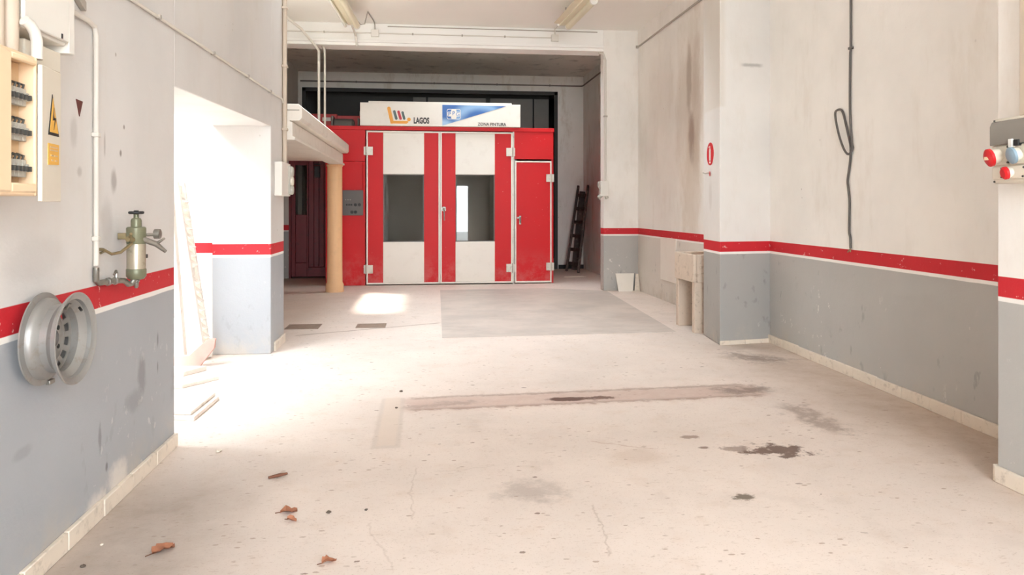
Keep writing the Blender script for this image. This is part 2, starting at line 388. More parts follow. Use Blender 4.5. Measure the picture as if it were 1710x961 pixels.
# ---------------------------------------------------------------- geometry helpers
class G:
    def __init__(s): s.v = []; s.f = []
    def raw(s, v, f):
        o = len(s.v); s.v += [tuple(p) for p in v]; s.f += [tuple(i + o for i in q) for q in f]; return s
    def box(s, x0, x1, y0, y1, z0, z1):
        return s.raw([(x0,y0,z0),(x1,y0,z0),(x1,y1,z0),(x0,y1,z0),(x0,y0,z1),(x1,y0,z1),(x1,y1,z1),(x0,y1,z1)],
                     [(0,3,2,1),(4,5,6,7),(0,1,5,4),(1,2,6,5),(2,3,7,6),(3,0,4,7)])
    def prism(s, pts, a0, a1, axis='z'):
        f = {'z': lambda p, a: (p[0], p[1], a), 'y': lambda p, a: (p[0], a, p[1]), 'x': lambda p, a: (a, p[0], p[1])}[axis]
        n = len(pts)
        v = [f(p, a0) for p in pts] + [f(p, a1) for p in pts]
        q = [tuple(range(n))[::-1], tuple(range(n, 2 * n))] + [(i, (i + 1) % n, n + (i + 1) % n, n + i) for i in range(n)]
        return s.raw(v, q)
    def bar(s, p0, p1, w, t, up=(0, 0, 1)):        # rectangular bar from p0 to p1
        a, b = Vector(p0), Vector(p1); d = (b - a).normalized(); u = Vector(up)
        if abs(d.dot(u)) > 0.95: u = Vector((1, 0, 0))
        r = d.cross(u).normalized() * (w / 2); u = r.cross(d).normalized() * (t / 2)
        return s.raw([a-r-u, a+r-u, a+r+u, a-r+u, b-r-u, b+r-u, b+r+u, b-r+u],
                     [(0,3,2,1),(4,5,6,7),(0,1,5,4),(1,2,6,5),(2,3,7,6),(3,0,4,7)])
    def tube(s, path, r, n=10):
        P = [Vector(p) for p in path]; k = len(P); vs = []
        ref = None
        for i, p in enumerate(P):
            d = (P[min(i + 1, k - 1)] - P[max(i - 1, 0)]).normalized()
            if ref is None:
                ref = Vector((0, 0, 1)) if abs(d.z) < 0.9 else Vector((1, 0, 0))
            x = d.cross(ref).normalized(); y = x.cross(d).normalized(); ref = y
            rr = r[i] if isinstance(r, (list, tuple)) else r
            vs += [p + x * rr * math.cos(2 * PI * j / n) + y * rr * math.sin(2 * PI * j / n) for j in range(n)]
        f = [(i * n + j, i * n + (j + 1) % n, (i + 1) * n + (j + 1) % n, (i + 1) * n + j) for i in range(k - 1) for j in range(n)]
        f += [tuple(range(n))[::-1], tuple(range((k - 1) * n, k * n))]
        return s.raw(vs, f)
    def lathe(s, prof, org, axis='z', n=24, close=False):   # prof: (radius, height) pairs
        vs = []
        for (r, hgt) in prof:
            for j in range(n):
                a = 2 * PI * j / n; c, q = r * math.cos(a), r * math.sin(a)
                p = {'z': (c, q, hgt), 'x': (hgt, c, q), 'y': (q, hgt, c)}[axis]
                vs.append((org[0] + p[0], org[1] + p[1], org[2] + p[2]))
        k = len(prof)
        f = [(i * n + j, i * n + (j + 1) % n, ((i + 1) % k) * n + (j + 1) % n, ((i + 1) % k) * n + j)
             for i in range(k if close else k - 1) for j in range(n)]
        if not close: f += [tuple(range(n))[::-1], tuple(range((k - 1) * n, k * n))]
        return s.raw(vs, f)

def mesh_obj(name, g, mat, parent=None, bev=0.0, smooth=True, origin=(0, 0, 0)):
    me = bpy.data.meshes.new(name)
    me.from_pydata([tuple(a - b for a, b in zip(v, origin)) for v in g.v], [], g.f)
    bm = bmesh.new(); bm.from_mesh(me)
    bmesh.ops.recalc_face_normals(bm, faces=bm.faces); bm.to_mesh(me); bm.free()
    me.materials.append(M[mat] if isinstance(mat, str) else mat)
    if smooth:
        me.shade_smooth(); me.set_sharp_from_angle(angle=math.radians(38))
    o = bpy.data.objects.new(name, me); COL.objects.link(o)
    if bev:
        b = o.modifiers.new('bevel', 'BEVEL'); b.width = bev; b.segments = 2; b.limit_method = 'ANGLE'; b.angle_limit = math.radians(40)
    if parent: o.parent = parent
    return o
def struct(name, g, mat, bev=0.0, parent=None):
    o = mesh_obj(name, g, mat, parent, bev)
    if parent is None: o['kind'] = 'structure'
    return o
def tag(o, label, cat, group=None):
    o['label'] = label; o['category'] = cat
    if group: o['group'] = group
    return o
class Thing:
    def __init__(s, name, loc, label, cat, group=None):
        s.o = bpy.data.objects.new(name, None); COL.objects.link(s.o)
        s.o.location = loc; s.o.empty_display_size = 0.1; s.loc = loc
        tag(s.o, label, cat, group)
    def part(s, name, g, mat, bev=0.0, parent=None, label=None):
        o = mesh_obj(name, g, mat, parent or s.o, bev, origin=s.loc)
        if label: o['label'] = label
        return o
def single(name, g, mat, label, cat, bev=0.0, group=None, origin=(0, 0, 0)):
    o = mesh_obj(name, g, mat, None, bev, origin=origin); o.location = origin
    return tag(o, label, cat, group)

# ================================================================ STRUCTURE
struct('floor', G().box(-2.75, 3.9, -3.2, 20.0, -0.15, 0.0), 'floor')
struct('street', G().box(-9.0, 12.0, -16.0, -3.2, -0.2, -0.02), 'street')
struct('yard_paving', G().box(-8.2, -2.75, -3.2, 7.65, -0.15, -0.003), 'yard_floor')
pt = struct('cement_patch', G().prism([(0.25, 12.55), (0.18, 7.96), (2.79, 8.04), (3.0, 12.1), (2.0, 12.62)], -0.01, 0.003), 'patch')

# ceiling with the skylight opening
SX0, SX1, SY0, SY1 = -2.35, -1.0, 7.4, 9.75
TX0, TX1, TY0, TY1 = 0.8, 2.4, 8.1, 9.1
cg = G()
cg.box(-2.75, SX0, -3.2, 12.3, 4.36, 4.52); cg.box(SX1, TX0, -3.2, 12.3, 4.36, 4.52); cg.box(TX1, 3.9, -3.2, 12.3, 4.36, 4.52)
cg.box(TX0, TX1, -3.2, TY0, 4.36, 4.52); cg.box(TX0, TX1, TY1, 12.3, 4.36, 4.52)
cg.box(SX0, SX1, -3.2, SY0, 4.36, 4.52); cg.box(SX0, SX1, SY1, 12.3, 4.36, 4.52)
struct('ceiling', cg, 'ceiling')
UX0, UX1, UY0, UY1 = 0.2, 3.4, 12.65, 13.20
rg = G(); rg.box(-2.9, 3.9, 12.3, UY0, 4.36, 4.52); rg.box(-2.9, 3.9, UY1, 20.2, 4.36, 4.52)
rg.box(-2.9, UX0, UY0, UY1, 4.36, 4.52); rg.box(UX1, 3.9, UY0, UY1, 4.36, 4.52)
struct('ceiling_rear', rg, 'ceiling_rear')
sk = struct('added_skylight_rear', G().box(UX0, UX1, UY0, UY0 + .03, 4.50, 4.56).box(UX0, UX1, UY1 - .03, UY1, 4.50, 4.56)  # unseen skylight behind the beam, added to light booth and rear
            .box(UX0, UX0 + .03, UY0, UY1, 4.50, 4.56).box(UX1 - .03, UX1, UY0, UY1, 4.50, 4.56), 'plastic_white')
mesh_obj('pane', G().box(UX0, UX1, UY0, UY1, 4.53, 4.536), 'glass_clear', sk)
struct('sun_blocker_rear', G().box(-2.4, 3.9, 12.2, 12.55, 4.52, 5.8), 'wall_yard')  # unseen block added to keep direct sun out of the rear skylight
sk = struct('window_1', G().box(SX0, SX1, SY0, SY0 + .04, 4.50, 4.56).box(SX0, SX1, SY1 - .04, SY1, 4.50, 4.56)
            .box(SX0, SX0 + .04, SY0, SY1, 4.50, 4.56).box(SX1 - .04, SX1, SY0, SY1, 4.50, 4.56), 'plastic_white')
mesh_obj('pane', G().box(SX0, SX1, SY0, SY1, 4.53, 4.536), 'glass_clear', sk)
sk = struct('added_skylight_main', G().box(TX0, TX1, TY0, TY0 + .04, 4.50, 4.56).box(TX0, TX1, TY1 - .04, TY1, 4.50, 4.56)  # second skylight, out of view, added to brighten the far half
            .box(TX0, TX0 + .04, TY0, TY1, 4.50, 4.56).box(TX1 - .04, TX1, TY0, TY1, 4.50, 4.56), 'plastic_white')
mesh_obj('pane', G().box(TX0, TX1, TY0, TY1, 4.53, 4.536), 'glass_clear', sk)
struct('sun_blocker_main', G().box(-0.7, 3.9, 7.3, 7.8, 4.52, 7.6), 'wall_yard')  # unseen block on the roof, added to shade the second skylight from sun
yg = G(); yg.box(-8.4, -4.7, -3.2, 7.94, 4.36, 4.52); yg.box(-2.3, -2.0, -3.2, 7.94, 4.36, 4.52)
yg.box(-4.7, -2.3, -3.2, 2.5, 4.36, 4.52); yg.box(-4.7, -2.3, 5.6, 7.94, 4.36, 4.52)
struct('added_yard_roof', yg, 'ceiling')  # unseen roof added over the yard; its opening limits the daylight
struct('wall_yard_south', G().box(-8.4, -2.0, -3.4, -3.2, 0, 4.52), 'wall_yard')

# left wall: near length, lintel over the side doorway, pier
wl = G()
wl.box(-2.0, -1.46, -3.2, 4.553, 0, 4.36)
wl.prism([(4.553, 2.107), (7.30, 2.172), (7.30, 4.36), (4.553, 4.36)], -2.0, -1.46, 'x')
wl.box(-2.0, -1.46, 7.30, 7.94, 0, 4.36)
struct('wall_left', wl, 'wall_l', 0.006)
# yard walls beyond the side doorway
struct('wall_yard', G().box(-8.2, -2.0, 7.62, 7.94, 0, 4.36), 'wall_yard')
struct('wall_yard_west', G().box(-8.4, -8.2, -3.2, 7.94, 0, 4.36), 'wall_yard')
struct('trim_1', G().box(-3.2, -2.05, 7.56, 7.62, 1.315, 1.33), 'wall_yard')
# passage and rear
struct('wall_passage', G().box(-2.95, -2.75, 7.94, 20.2, 0, 4.36), 'wall_rear_stripe')
wr = G()
wr.prism([(3.40, 2.55), (3.54, 7.32), (3.9, 7.32), (3.9, 2.55)], 0, 4.36)
struct('wall_right', wr, 'wall')
struct('wall_right_far', G().box(3.55, 3.9, 7.32, 12.14, 0, 4.36), 'wall_far')
struct('wall_right_rear', G().box(3.575, 3.9, 12.14, 20.2, 0, 4.36), 'wall_rear')
struct('pillar', G().prism([(2.962, 7.22), (3.56, 7.32), (3.56, 7.82), (3.02, 7.815)], 0, 4.36), 'wall_pillar', 0.01)
struct('pillar_near', G().box(2.90, 3.5, 2.40, 3.475, 0, 4.36), 'wall', 0.006)
struct('wall_right_near', G().box(3.40, 3.9, -3.2, 2.55, 0, 4.36), 'wall')
struct('pillar_rear', G().box(2.96, 3.58, 12.14, 12.36, 0, 4.36), 'wall', 0.006)
struct('beam', G().box(-2.75, 2.96, 12.14, 12.5, 4.0, 4.36), 'beam', 0.008)
struct('trim_2', G().box(-2.75, 2.95, 12.09, 12.14, 4.045, 4.085), 'beam', 0.006)
# rear wall with its wide opening, dark chamber behind
struct('wall_back', G().box(-2.75, -2.65, 16.6, 16.9, 0, 4.36).box(2.97, 3.58, 16.6, 16.9, 0, 4.36).box(-2.65, 2.97, 16.6, 16.9, 4.0, 4.36), 'wall_rear')
struct('trim_3', G().box(-2.66, -2.58, 16.57, 16.62, 0, 4.0).box(2.90, 2.98, 16.57, 16.62, 0, 4.0).box(-2.66, 2.98, 16.57, 16.62, 3.93, 4.01), 'duct_dark')
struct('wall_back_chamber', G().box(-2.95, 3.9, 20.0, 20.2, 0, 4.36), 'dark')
struct('baseboard_back', G().box(3.0, 3.575, 16.56, 16.6, 0, 0.09), 'dark')
# front wall with entrance and added high transom windows for daylight, behind the viewer
wf = G()
wf.box(-2.0, 0.0, -3.3, -3.05, 0, 2.25); wf.box(1.72, 3.9, -3.3, -3.05, 0, 2.25)
wf.box(-2.0, 3.9, -3.3, -3.05, 2.25, 2.74); wf.box(-2.0, 3.9, -3.3, -3.05, 4.24, 4.52)
wf.box(-2.0, -1.30, -3.3, -3.05, 2.74, 4.24); wf.box(3.30, 3.9, -3.3, -3.05, 2.74, 4.24)
struct('wall_front', wf, 'wall_rear')
struct('door_1', G().prism([(1.72, -3.05), (2.45, -2.75), (2.43, -2.70), (1.70, -3.0)], 0.01, 2.2), 'white_enamel')
tw = struct('added_transom_window', G().box(-1.30, 3.30, -3.2, -3.14, 2.74, 2.79).box(-1.30, 3.30, -3.2, -3.14, 4.19, 4.24), 'plastic_white')
for i in range(6):
    x = -1.30 + i * 4.55 / 5
    mesh_obj('mullion', G().box(x, x + .05, -3.2, -3.14, 2.79, 4.19), 'plastic_white', tw)
for i in range(5):
    x = -1.25 + i * 4.55 / 5
    mesh_obj('pane', G().box(x, x + .86, -3.18, -3.172, 2.79, 4.19), 'glass_clear', tw)

# mezzanine slab on its post
mz = G()
mz.prism([(-2.75, 2.17), (-1.56, 2.17), (-1.56, 2.10), (-1.345, 2.10), (-1.345, 2.128), (-1.372, 2.140), (-1.372, 2.288), (-1.40, 2.290), (-1.40, 2.300), (-1.300, 2.302), (-1.275, 2.33), (-1.275, 2.44), (-1.31, 2.475), (-2.75, 2.475)], 7.94, 12.72, 'y')
struct('mezzanine_slab', mz, 'slab', 0.004)
struct('trim_4', G().box(-1.44, -1.30, 7.925, 7.94, 2.405, 2.418), 'pipe_grey', 0.002)
post = struct('post', G().lathe([(0.150, 0), (0.148, 0.12), (0.128, 0.16), (0.124, 0.5), (0.122, 2.06), (0.135, 2.075), (0.135, 2.10)], (-1.485, 12.53, 0), n=10), 'post')

# baseboards (skirting tiles, each its own piece)
def skirting(name, p0, p1, hgt, thick, n, miss=()):
    a, b = Vector(p0), Vector(p1); d = (b - a); L = d.length; d.normalize(); nr = Vector((-d.y, d.x))
    root = None; r = random.Random(len(name) + n)
    for i in range(n):
        if i in miss: continue
        t0, t1 = L * i / n + 0.0015, L * (i + 1) / n - 0.0015
        hh = hgt * (1 + r.uniform(-.03, .03)); th = thick * r.uniform(0.9, 1.15)
        q0, q1 = a + d * t0, a + d * t1
        pts = [tuple(q0), tuple(q1), tuple(q1 + nr * th), tuple(q0 + nr * th)]
        g = G().prism(pts, 0.0, hh)
        if root is None:
            root = struct(name, g, 'skirting', 0.004)
        else:
            mesh_obj('skirting_tile', g, 'skirting', root, 0.004)
skirting('baseboard_right', (3.54, 7.32), (3.424, 3.45), 0.082, -0.02, 12)
skirting('baseboard_pillar', (2.955, 7.215), (3.53, 7.31), 0.045, -0.012, 2)
skirting('baseboard_pillar_near', (2.90, 3.475), (2.90, 2.5), 0.082, -0.018, 3)
skirting('baseboard_pillar_near_end', (3.41, 3.475), (2.885, 3.475), 0.082, -0.018, 2)
skirting('baseboard_left', (-1.46, 4.548), (-1.46, 2.2), 0.078, 0.022, 7)
skirting('baseboard_pier', (-1.46, 7.94), (-1.46, 7.42), 0.09, 0.02, 2)

# ================================================================ SPRAY BOOTH
BY = 13.45
bt = Thing('spray_booth', (0.3, BY, 0), 'large red and white paint spray booth with glazed double doors at the far end', 'spray booth')
b = bt.part
b('side_panel', G().box(-1.75, -1.70, BY + .06, 18.6, 0.0, 2.84), 'red', 0.004)
b('side_panel', G().box(2.30, 2.35, BY + .06, 18.6, 0.0, 2.84), 'red', 0.004)
b('back_panel', G().box(-1.70, 2.30, 18.5, 18.6, 0.0, 2.84), 'void')
b('roof_panel', G().box(-1.75, 2.35, BY + .02, 18.6, 2.80, 2.845), 'hinge', 0.004)
for x in (-1.05, 1.60):
    b('inner_lining', G().box(x, x + .05, BY + .1, 18.5, 0.02, 2.78), 'void')
b('front_panel', G().box(-1.75, -1.06, BY, BY + .06, 2.215, 2.80), 'red', 0.003)
b('front_panel', G().box(-1.75, -1.06, BY, BY + .06, 0.0, 2.21), 'red', 0.003)
b('header_panel', G().box(-1.75, 2.35, BY - .015, BY + .07, 2.775, 2.845), 'red', 0.004)
b('front_panel', G().box(1.615, 2.33, BY, BY + .06, 2.275, 2.775), 'red', 0.003)
b('jamb', G().box(1.585, 1.615, BY + .01, BY + .06, 0, 2.775), 'hinge')
TR = 0.028
def booth_door(x0, x1, px0, px1, handle):
    d = b('door', G().box(x0 + TR, px0, BY - .02, BY + .03, 0.02 + TR, 2.76 - TR).box(px1, x1 - TR, BY - .02, BY + .03, 0.02 + TR, 2.76 - TR), 'red', 0.004)
    b('white_panel', G().box(px0 - .004, px1 + .004, BY - .024, BY + .02, 0.02 + TR, 0.775), 'white_enamel', 0.010, d)
    b('white_panel', G().box(px0 - .004, px1 + .004, BY - .024, BY + .02, 1.985, 2.76 - TR), 'white_enamel', 0.010, d)
    b('edge_trim', G().box(x0, x0 + TR, BY - .028, BY + .03, 0.02, 2.76).box(x1 - TR, x1, BY - .028, BY + .03, 0.02, 2.76)
      .box(x0 + TR, x1 - TR, BY - .028, BY + .03, 0.02, 0.02 + TR).box(x0 + TR, x1 - TR, BY - .028, BY + .03, 2.76 - TR, 2.76), 'white_enamel', 0.003, d)
    b('window_pane', G().box(px0 + .0, px1 - .0, BY - .004, BY + .004, 0.775, 1.985), 'glass', 0, d, 'dark grey glass pane')
    b('window_seal', G().box(px0, px0 + .02, BY - .016, BY + .01, .775, 1.985).box(px1 - .02, px1, BY - .016, BY + .01, .775, 1.985)
      .box(px0 + .02, px1 - .02, BY - .016, BY + .01, .775, .79).box(px0 + .02, px1 - .02, BY - .016, BY + .01, 1.97, 1.985), 'panel_grey', 0, d)
    xh = x0 if not handle else x1
    for z in (0.29, 2.40):
        s_ = 1 if not handle else -1
        g = G().box(min(xh + s_ * .005, xh + s_ * .115), max(xh + s_ * .005, xh + s_ * .115), BY - .036, BY - .028, z - .075, z + .075)
        g.box(min(xh - s_ * .045, xh - s_ * .01), max(xh - s_ * .045, xh - s_ * .01), BY - .036, BY - .002, z - .075, z + .075)
        g.tube([(xh - s_ * .004, BY - .038, z - .085), (xh - s_ * .004, BY - .038, z + .085)], 0.013, 10)
        b('hinge', g, 'hinge', 0.002, d)
    if handle:
        g = G().lathe([(0.030, -0.012), (0.034, -0.006), (0.034, 0.012)], (0.335, BY - .036, 1.375), 'y', 16)
        g.tube([(0.335, BY - .03, 1.375), (0.335, BY - .075, 1.375), (0.337, BY - .082, 1.34), (0.342, BY - .082, 1.16)], [.013, .013, .013, .009], 10)
        g.box(0.29, 0.37, BY - .03, BY - .02, 1.33, 1.40)
        b('handle', g, 'steel', 0, d)
booth_door(-1.04, 0.265, -0.744, -0.02, False)
booth_door(0.270, 1.580, 0.545, 1.255, True)
sd = b('side_door', G().box(1.65, 2.275, BY - .02, BY + .03, 0.05, 2.215), 'red', 0.004)
b('edge_trim', G().box(1.625, 1.65, BY - .026, BY + .03, 0.02, 2.24).box(2.275, 2.30, BY - .026, BY + .03, 0.02, 2.24)
  .box(1.65, 2.275, BY - .026, BY + .03, 2.215, 2.24).box(1.65, 2.275, BY - .026, BY + .03, 0.02, 0.05), 'white_enamel', 0.003, sd)
for z in (0.31, 1.93):
    b('hinge', G().box(2.20, 2.29, BY - .036, BY - .026, z - .07, z + .07).box(2.305, 2.345, BY - .036, BY - .005, z - .07, z + .07)
      .tube([(2.297, BY - .038, z - .08), (2.297, BY - .038, z + .08)], 0.012, 10), 'hinge', 0.002, sd)
b('latch', G().box(1.70, 1.735, BY - .04, BY - .02, 1.08, 1.24).tube([(1.72, BY - .06, 1.22), (1.72, BY - .06, 1.11)], .012, 8).box(1.66, 1.72, BY - .032, BY - .02, 1.19, 1.22), 'steel', 0.003, sd)
# control panel on the booth's left front panel
cp = b('control_panel', G().box(-1.455, -1.095, BY - .03, BY, 1.25, 1.70), 'panel_grey', 0.006, None, 'dark grey switch panel')
for i, (x, z) in enumerate([(-1.38, 1.44), (-1.34, 1.44), (-1.30, 1.44), (-1.23, 1.44), (-1.16, 1.44), (-1.29, 1.31), (-1.23, 1.31)]):
    r = 0.013 if i < 3 else 0.021
    b('knob', G().lathe([(r, -0.022), (r, 0.0), (r * 1.3, 0.004)], (x, BY - .034, z), 'y', 12), 'black', 0, cp)
for x in (-1.40, -1.36, -1.32):
    b('lamp', G().lathe([(0.008, -0.008), (0.010, 0.0)], (x, BY - .031, 1.53), 'y', 10), 'steel', 0, cp)
b('conduit', G().tube([(-1.10, BY - .012, 1.69), (-1.10, BY - .012, 2.205)], .007, 8), 'red')
# roof equipment behind the front edge
ru = Thing('extractor_unit', (-1.7, 15.0, 2.845), 'red sheet metal extractor cabinet on the booth roof behind the hanging pipes', 'extractor')
ru.part('cabinet', G().box(-2.25, -1.72, 14.9, 15.9, 2.845, 3.23).box(-1.72, -1.05, 14.9, 15.9, 2.845, 3.20), 'pink', 0.01)
ru.part('motor', G().lathe([(0.06, -.26), (.12, -.25), (.12, .08), (.08, .12)], (-1.48, 14.62, 2.985), 'x', 16), 'duct', 0, None, 'grey motor body')
ru.part('motor_bracket', G().box(-1.80, -1.30, 14.5, 14.88, 2.845, 2.88).box(-1.80, -1.76, 14.62, 14.88, 2.88, 3.16).box(-1.30, -1.27, 14.62, 14.88, 2.88, 3.12), 'duct', 0.004)
ru.part('light_spot_plate', G().box(-2.0, -1.84, 14.89, 14.9, 3.09, 3.16), 'plastic_white', 0, None, 'small white spot of light made as a plate')  # white spot of light on the cabinet, built as a thin plate
ru.part('bolt', G().tube([(-1.28, 14.98, 3.19), (-1.28, 14.98, 3.30)], .012, 8), 'pipe_grey')

# fascia sign
FY = 13.36
fs = Thing('fascia_sign', (0.286, FY, 2.846), 'long white fascia sign with LAGOS lettering standing on the booth', 'sign')
fs.part('sign_box', G().box(-1.145, 1.716, FY, FY + .22, 2.846, 3.255), 'white_enamel', 0.006)
fs.part('top_lip', G().box(-1.0, 1.56, FY + .03, FY + .2, 3.255, 3.285), 'white_enamel', 0.004)
def wr_(x, z): return (x, z)
def flat(pts, th=0.004, y=FY): return G().prism(pts, y - th, y + .001, 'y')
fs.part('blue_print', flat([(0.305, 3.232), (1.46, 3.225), (0.305, 2.858)], 0.004), 'blue', 0, None, 'blue triangular print with a pale swirl')
def capsule(x0, z0, x1, z1, r, y, th=0.005, n=8):
    a = math.atan2(z1 - z0, x1 - x0); pts = []
    for i in range(n + 1): t = a + PI / 2 + PI * i / n; pts.append((x0 + r * math.cos(t), z0 + r * math.sin(t)))
    for i in range(n + 1): t = a - PI / 2 + PI * i / n; pts.append((x1 + r * math.cos(t), z1 + r * math.sin(t)))
    return G().prism(pts, y - th, y + .001, 'y')
lg = fs.part('logo', capsule(-0.640, 3.155, -0.585, 2.91, 0.030, FY), 'logo_orange', 0, None, 'orange L-shaped emblem with leaning bars')
g = G().prism([(-0.615, 2.925), (-0.612, 2.885), (-0.33, 2.885), (-0.30, 2.905), (-0.30, 2.935), (-0.56, 2.935)], FY - .0035, FY + .001, 'y')
fs.part('logo_foot', g, 'logo_orange', 0, lg)
fs.part('logo_dot', G().lathe([(.033, -.0062), (.033, .001)], (-0.288, FY, 2.962), 'y', 16), 'logo_orange', 0, lg)
fs.part('logo_bar', capsule(-0.545, 3.10, -0.510, 2.975, 0.023, FY), 'logo_teal', 0, lg)
fs.part('logo_bar', capsule(-0.470, 3.095, -0.435, 2.975, 0.023, FY), 'logo_red', 0, lg)
fs.part('logo_bar', capsule(-0.400, 3.085, -0.370, 2.975, 0.021, FY), 'logo_teal', 0, lg)
def lettering(txt, x, z, size, sx, mat, parent, thing, y, bold=0.0, name='lettering', face='-y', label=None, align='LEFT', space=1.0):
    cu = bpy.data.curves.new(name, 'FONT'); cu.body = txt; cu.size = size; cu.extrude = 0.0015; cu.offset = bold; cu.align_x = align
    cu.space_character = space; cu.resolution_u = 3
    t = bpy.data.objects.new(name, cu); COL.objects.link(t)
    bpy.context.view_layer.update()
    me = bpy.data.meshes.new_from_object(t.evaluated_get(bpy.context.evaluated_depsgraph_get()))
    bpy.data.objects.remove(t); me.name = name
    for v in me.vertices:
        a, c, d = v.co.x * sx, v.co.y, v.co.z
        if face == '-y': p = (x + a, y - 0.003 - d, z + c)
        elif face == '+x': p = (y + 0.003 + d, x + a, z + c)      # x argument runs along +y
        v.co = Vector(p) - Vector(thing.loc)
    me.materials.clear(); me.materials.append(M[mat])
    o = bpy.data.objects.new(name, me); COL.objects.link(o); o.parent = parent
    if label: o['label'] = label
    return o
lettering('LAGOS', -0.205, 2.895, 0.145, 0.60, 'ink', fs.o, fs, FY, 0.007, label='black LAGOS lettering')
lettering('ZONA PINTURA', 0.94, 2.868, 0.078, 0.90, 'ink', fs.o, fs, FY, 0.0012, label='small ZONA PINTURA lettering')
# lozenge badge with three outlined letters
def rrect(x0, x1, z0, z1, r, n=5):
    pts = []
    for cx, cz, a0 in ((x1 - r, z1 - r, 0), (x0 + r, z1 - r, 90), (x0 + r, z0 + r, 180), (x1 - r, z0 + r, 270)):
        pts += [(cx + r * math.cos(math.radians(a0 + 90 * i / n)), cz + r * math.sin(math.radians(a0 + 90 * i / n))) for i in range(n + 1)]
    return pts
bd = fs.part('badge', flat(rrect(0.385, 0.635, 2.975, 3.160, .035), 0.006), 'white_enamel', 0, None, 'white rounded badge with interlocked letters PPG')
fs.part('badge_field', flat(rrect(0.394, 0.626, 2.984, 3.151, .028), 0.0075), 'blue', 0, bd)
fs.part('badge_field', flat(rrect(0.462, 0.558, 2.984, 3.151, .02), 0.0085), 'white_enamel', 0, bd)
fs.part('badge_field', flat(rrect(0.398, 0.622, 3.025, 3.112, .02), 0.0098), 'white_enamel', 0, bd)
for (t, x, z) in (('P', 0.405, 3.032), ('P', 0.482, 3.048), ('G', 0.545, 3.032)):
    lettering(t, x, z, 0.105, 0.95, 'blue', bd, fs, FY - 0.0085, 0.001, name='badge_letter')

# extraction ducts behind the opening
dk = Thing('exhaust_duct', (0.6, 17.2, 2.845), 'dull grey sheet exhaust duct rising behind the fascia sign', 'duct')
dk.part('duct_body', G().box(-2.4, 2.9, 17.3, 18.3, 2.845, 4.1), 'duct_dark')
for x0, x1 in ((-0.28, 0.02), (0.06, 1.40), (1.50, 2.50), (2.53, 2.88)):
    dk.part('duct_panel', G().box(x0, x1, 17.2, 17.3, 2.845, 3.93), 'duct', 0.008)

# ================================================================ maroon door in the passage
md = Thing('wooden_door', (-2.2, 14.95, 0), 'maroon timber door with dark glazed leaf standing in the passage beside the booth', 'door')
DY = 14.95
md.part('door_frame', G().box(-2.655, -2.61, DY, DY + .10, 0, 2.30).box(-1.86, -1.755, DY, DY + .10, 0, 2.30), 'maroon', 0.004)
md.part('lintel_panel', G().box(-2.655, -1.755, DY, DY + .10, 2.30, 2.46), 'maroon_red', 0.004)
lf = md.part('leaf', G().box(-2.61, -2.53, DY + .02, DY + .07, 0.03, 2.30).box(-2.53, -2.31, DY + .02, DY + .07, 0.03, 0.30).box(-2.31, -2.28, DY + .02, DY + .07, 0.03, 2.30)
             .box(-2.53, -2.31, DY + .02, DY + .07, 2.22, 2.30), 'maroon', 0.004)
md.part('window_pane', G().box(-2.53, -2.31, DY + .04, DY + .05, 1.25, 2.22), 'glass', 0, lf)
md.part('door_panel', G().box(-2.53, -2.31, DY + .035, DY + .06, 0.30, 1.25), 'maroon', 0.01, lf)
for i in range(4):
    x = -2.275 + i * .1
    md.part('plank', G().box(x + .002, x + .098, DY + .005, DY + .055, 0.22, 2.30), 'maroon', 0.006)
md.part('bottom_rail', G().box(-2.28, -1.87, DY - .005, DY + .055, 0.03, 0.215), 'maroon', 0.006)
md.part('lock_box', G().box(-2.16, -2.05, DY - .04, DY + .005, 1.98, 2.20).tube([(-2.16, DY - .03, 2.24), (-2.05, DY - .03, 2.24)], .012, 8), 'black', 0.006)
struct('wall_passage_end', G().box(-2.75, -2.655, 14.95, 15.1, 0, 2.46), 'wall_rear_stripe')
struct('ceiling_passage', G().box(-2.75, -1.755, 14.95, 16.6, 2.46, 2.50), 'ceiling_rear')

# ================================================================ LEFT WALL THINGS
WX = -1.46
# electric cabinet
ec = Thing('electrical_cabinet', (WX, 2.3, 1.435), 'beige open electrical cabinet with three rows of breakers on left wall', 'electrical panel')
ec.part('cabinet_body', G().box(WX, -1.44, 1.85, 2.575, 1.435, 1.885).box(WX, -1.25, 2.56, 2.575, 1.435, 1.885).box(WX, -1.25, 1.85, 1.865, 1.435, 1.885)
        .box(WX, -1.25, 1.865, 2.56, 1.435, 1.455).box(WX, -1.25, 1.865, 2.56, 1.865, 1.885), 'beige', 0.006)
ec.part('front_cover', G().box(-1.262, -1.245, 1.87, 2.415, 1.445, 1.875).box(-1.262, -1.245, 2.415, 2.56, 1.445, 1.475).box(-1.262, -1.245, 2.415, 2.56, 1.855, 1.875), 'beige', 0.006)
ec.part('back_plate', G().box(-1.315, -1.30, 1.87, 2.558, 1.46, 1.86), 'beige_in')
for z in (1.752, 1.640, 1.525):
    rail = ec.part('breaker_row', G().box(-1.30, -1.292, 2.40, 2.556, z - .018, z + .018), 'steel')
    for i in range(6):
        y = 2.41 + i * .0235
        ec.part('breaker', G().box(-1.292, -1.272, y, y + .0225, z - .030, z + .026).box(-1.272, -1.262, y + .002, y + .0205, z - .014, z + .012), 'breaker', 0.002, rail)
        ec.part('breaker_switch', G().box(-1.262, -1.252, y + .006, y + .016, z - .012, z + .004), 'breaker_dark', 0, rail)
        ec.part('wire', G().tube([(-1.28, y + .012, z + .024), (-1.275, y + .012, z + .038), (-1.298, y + .014, z + .046)], .004, 6), 'breaker_dark', 0, rail)
dr = ec.part('cabinet_door', G().prism([(-1.245, 2.562), (-1.232, 2.565), (-1.252, 2.735), (-1.266, 2.733)], 1.418, 1.862), 'plastic_cream', 0.003, None, 'pale door folded open with warning stickers')
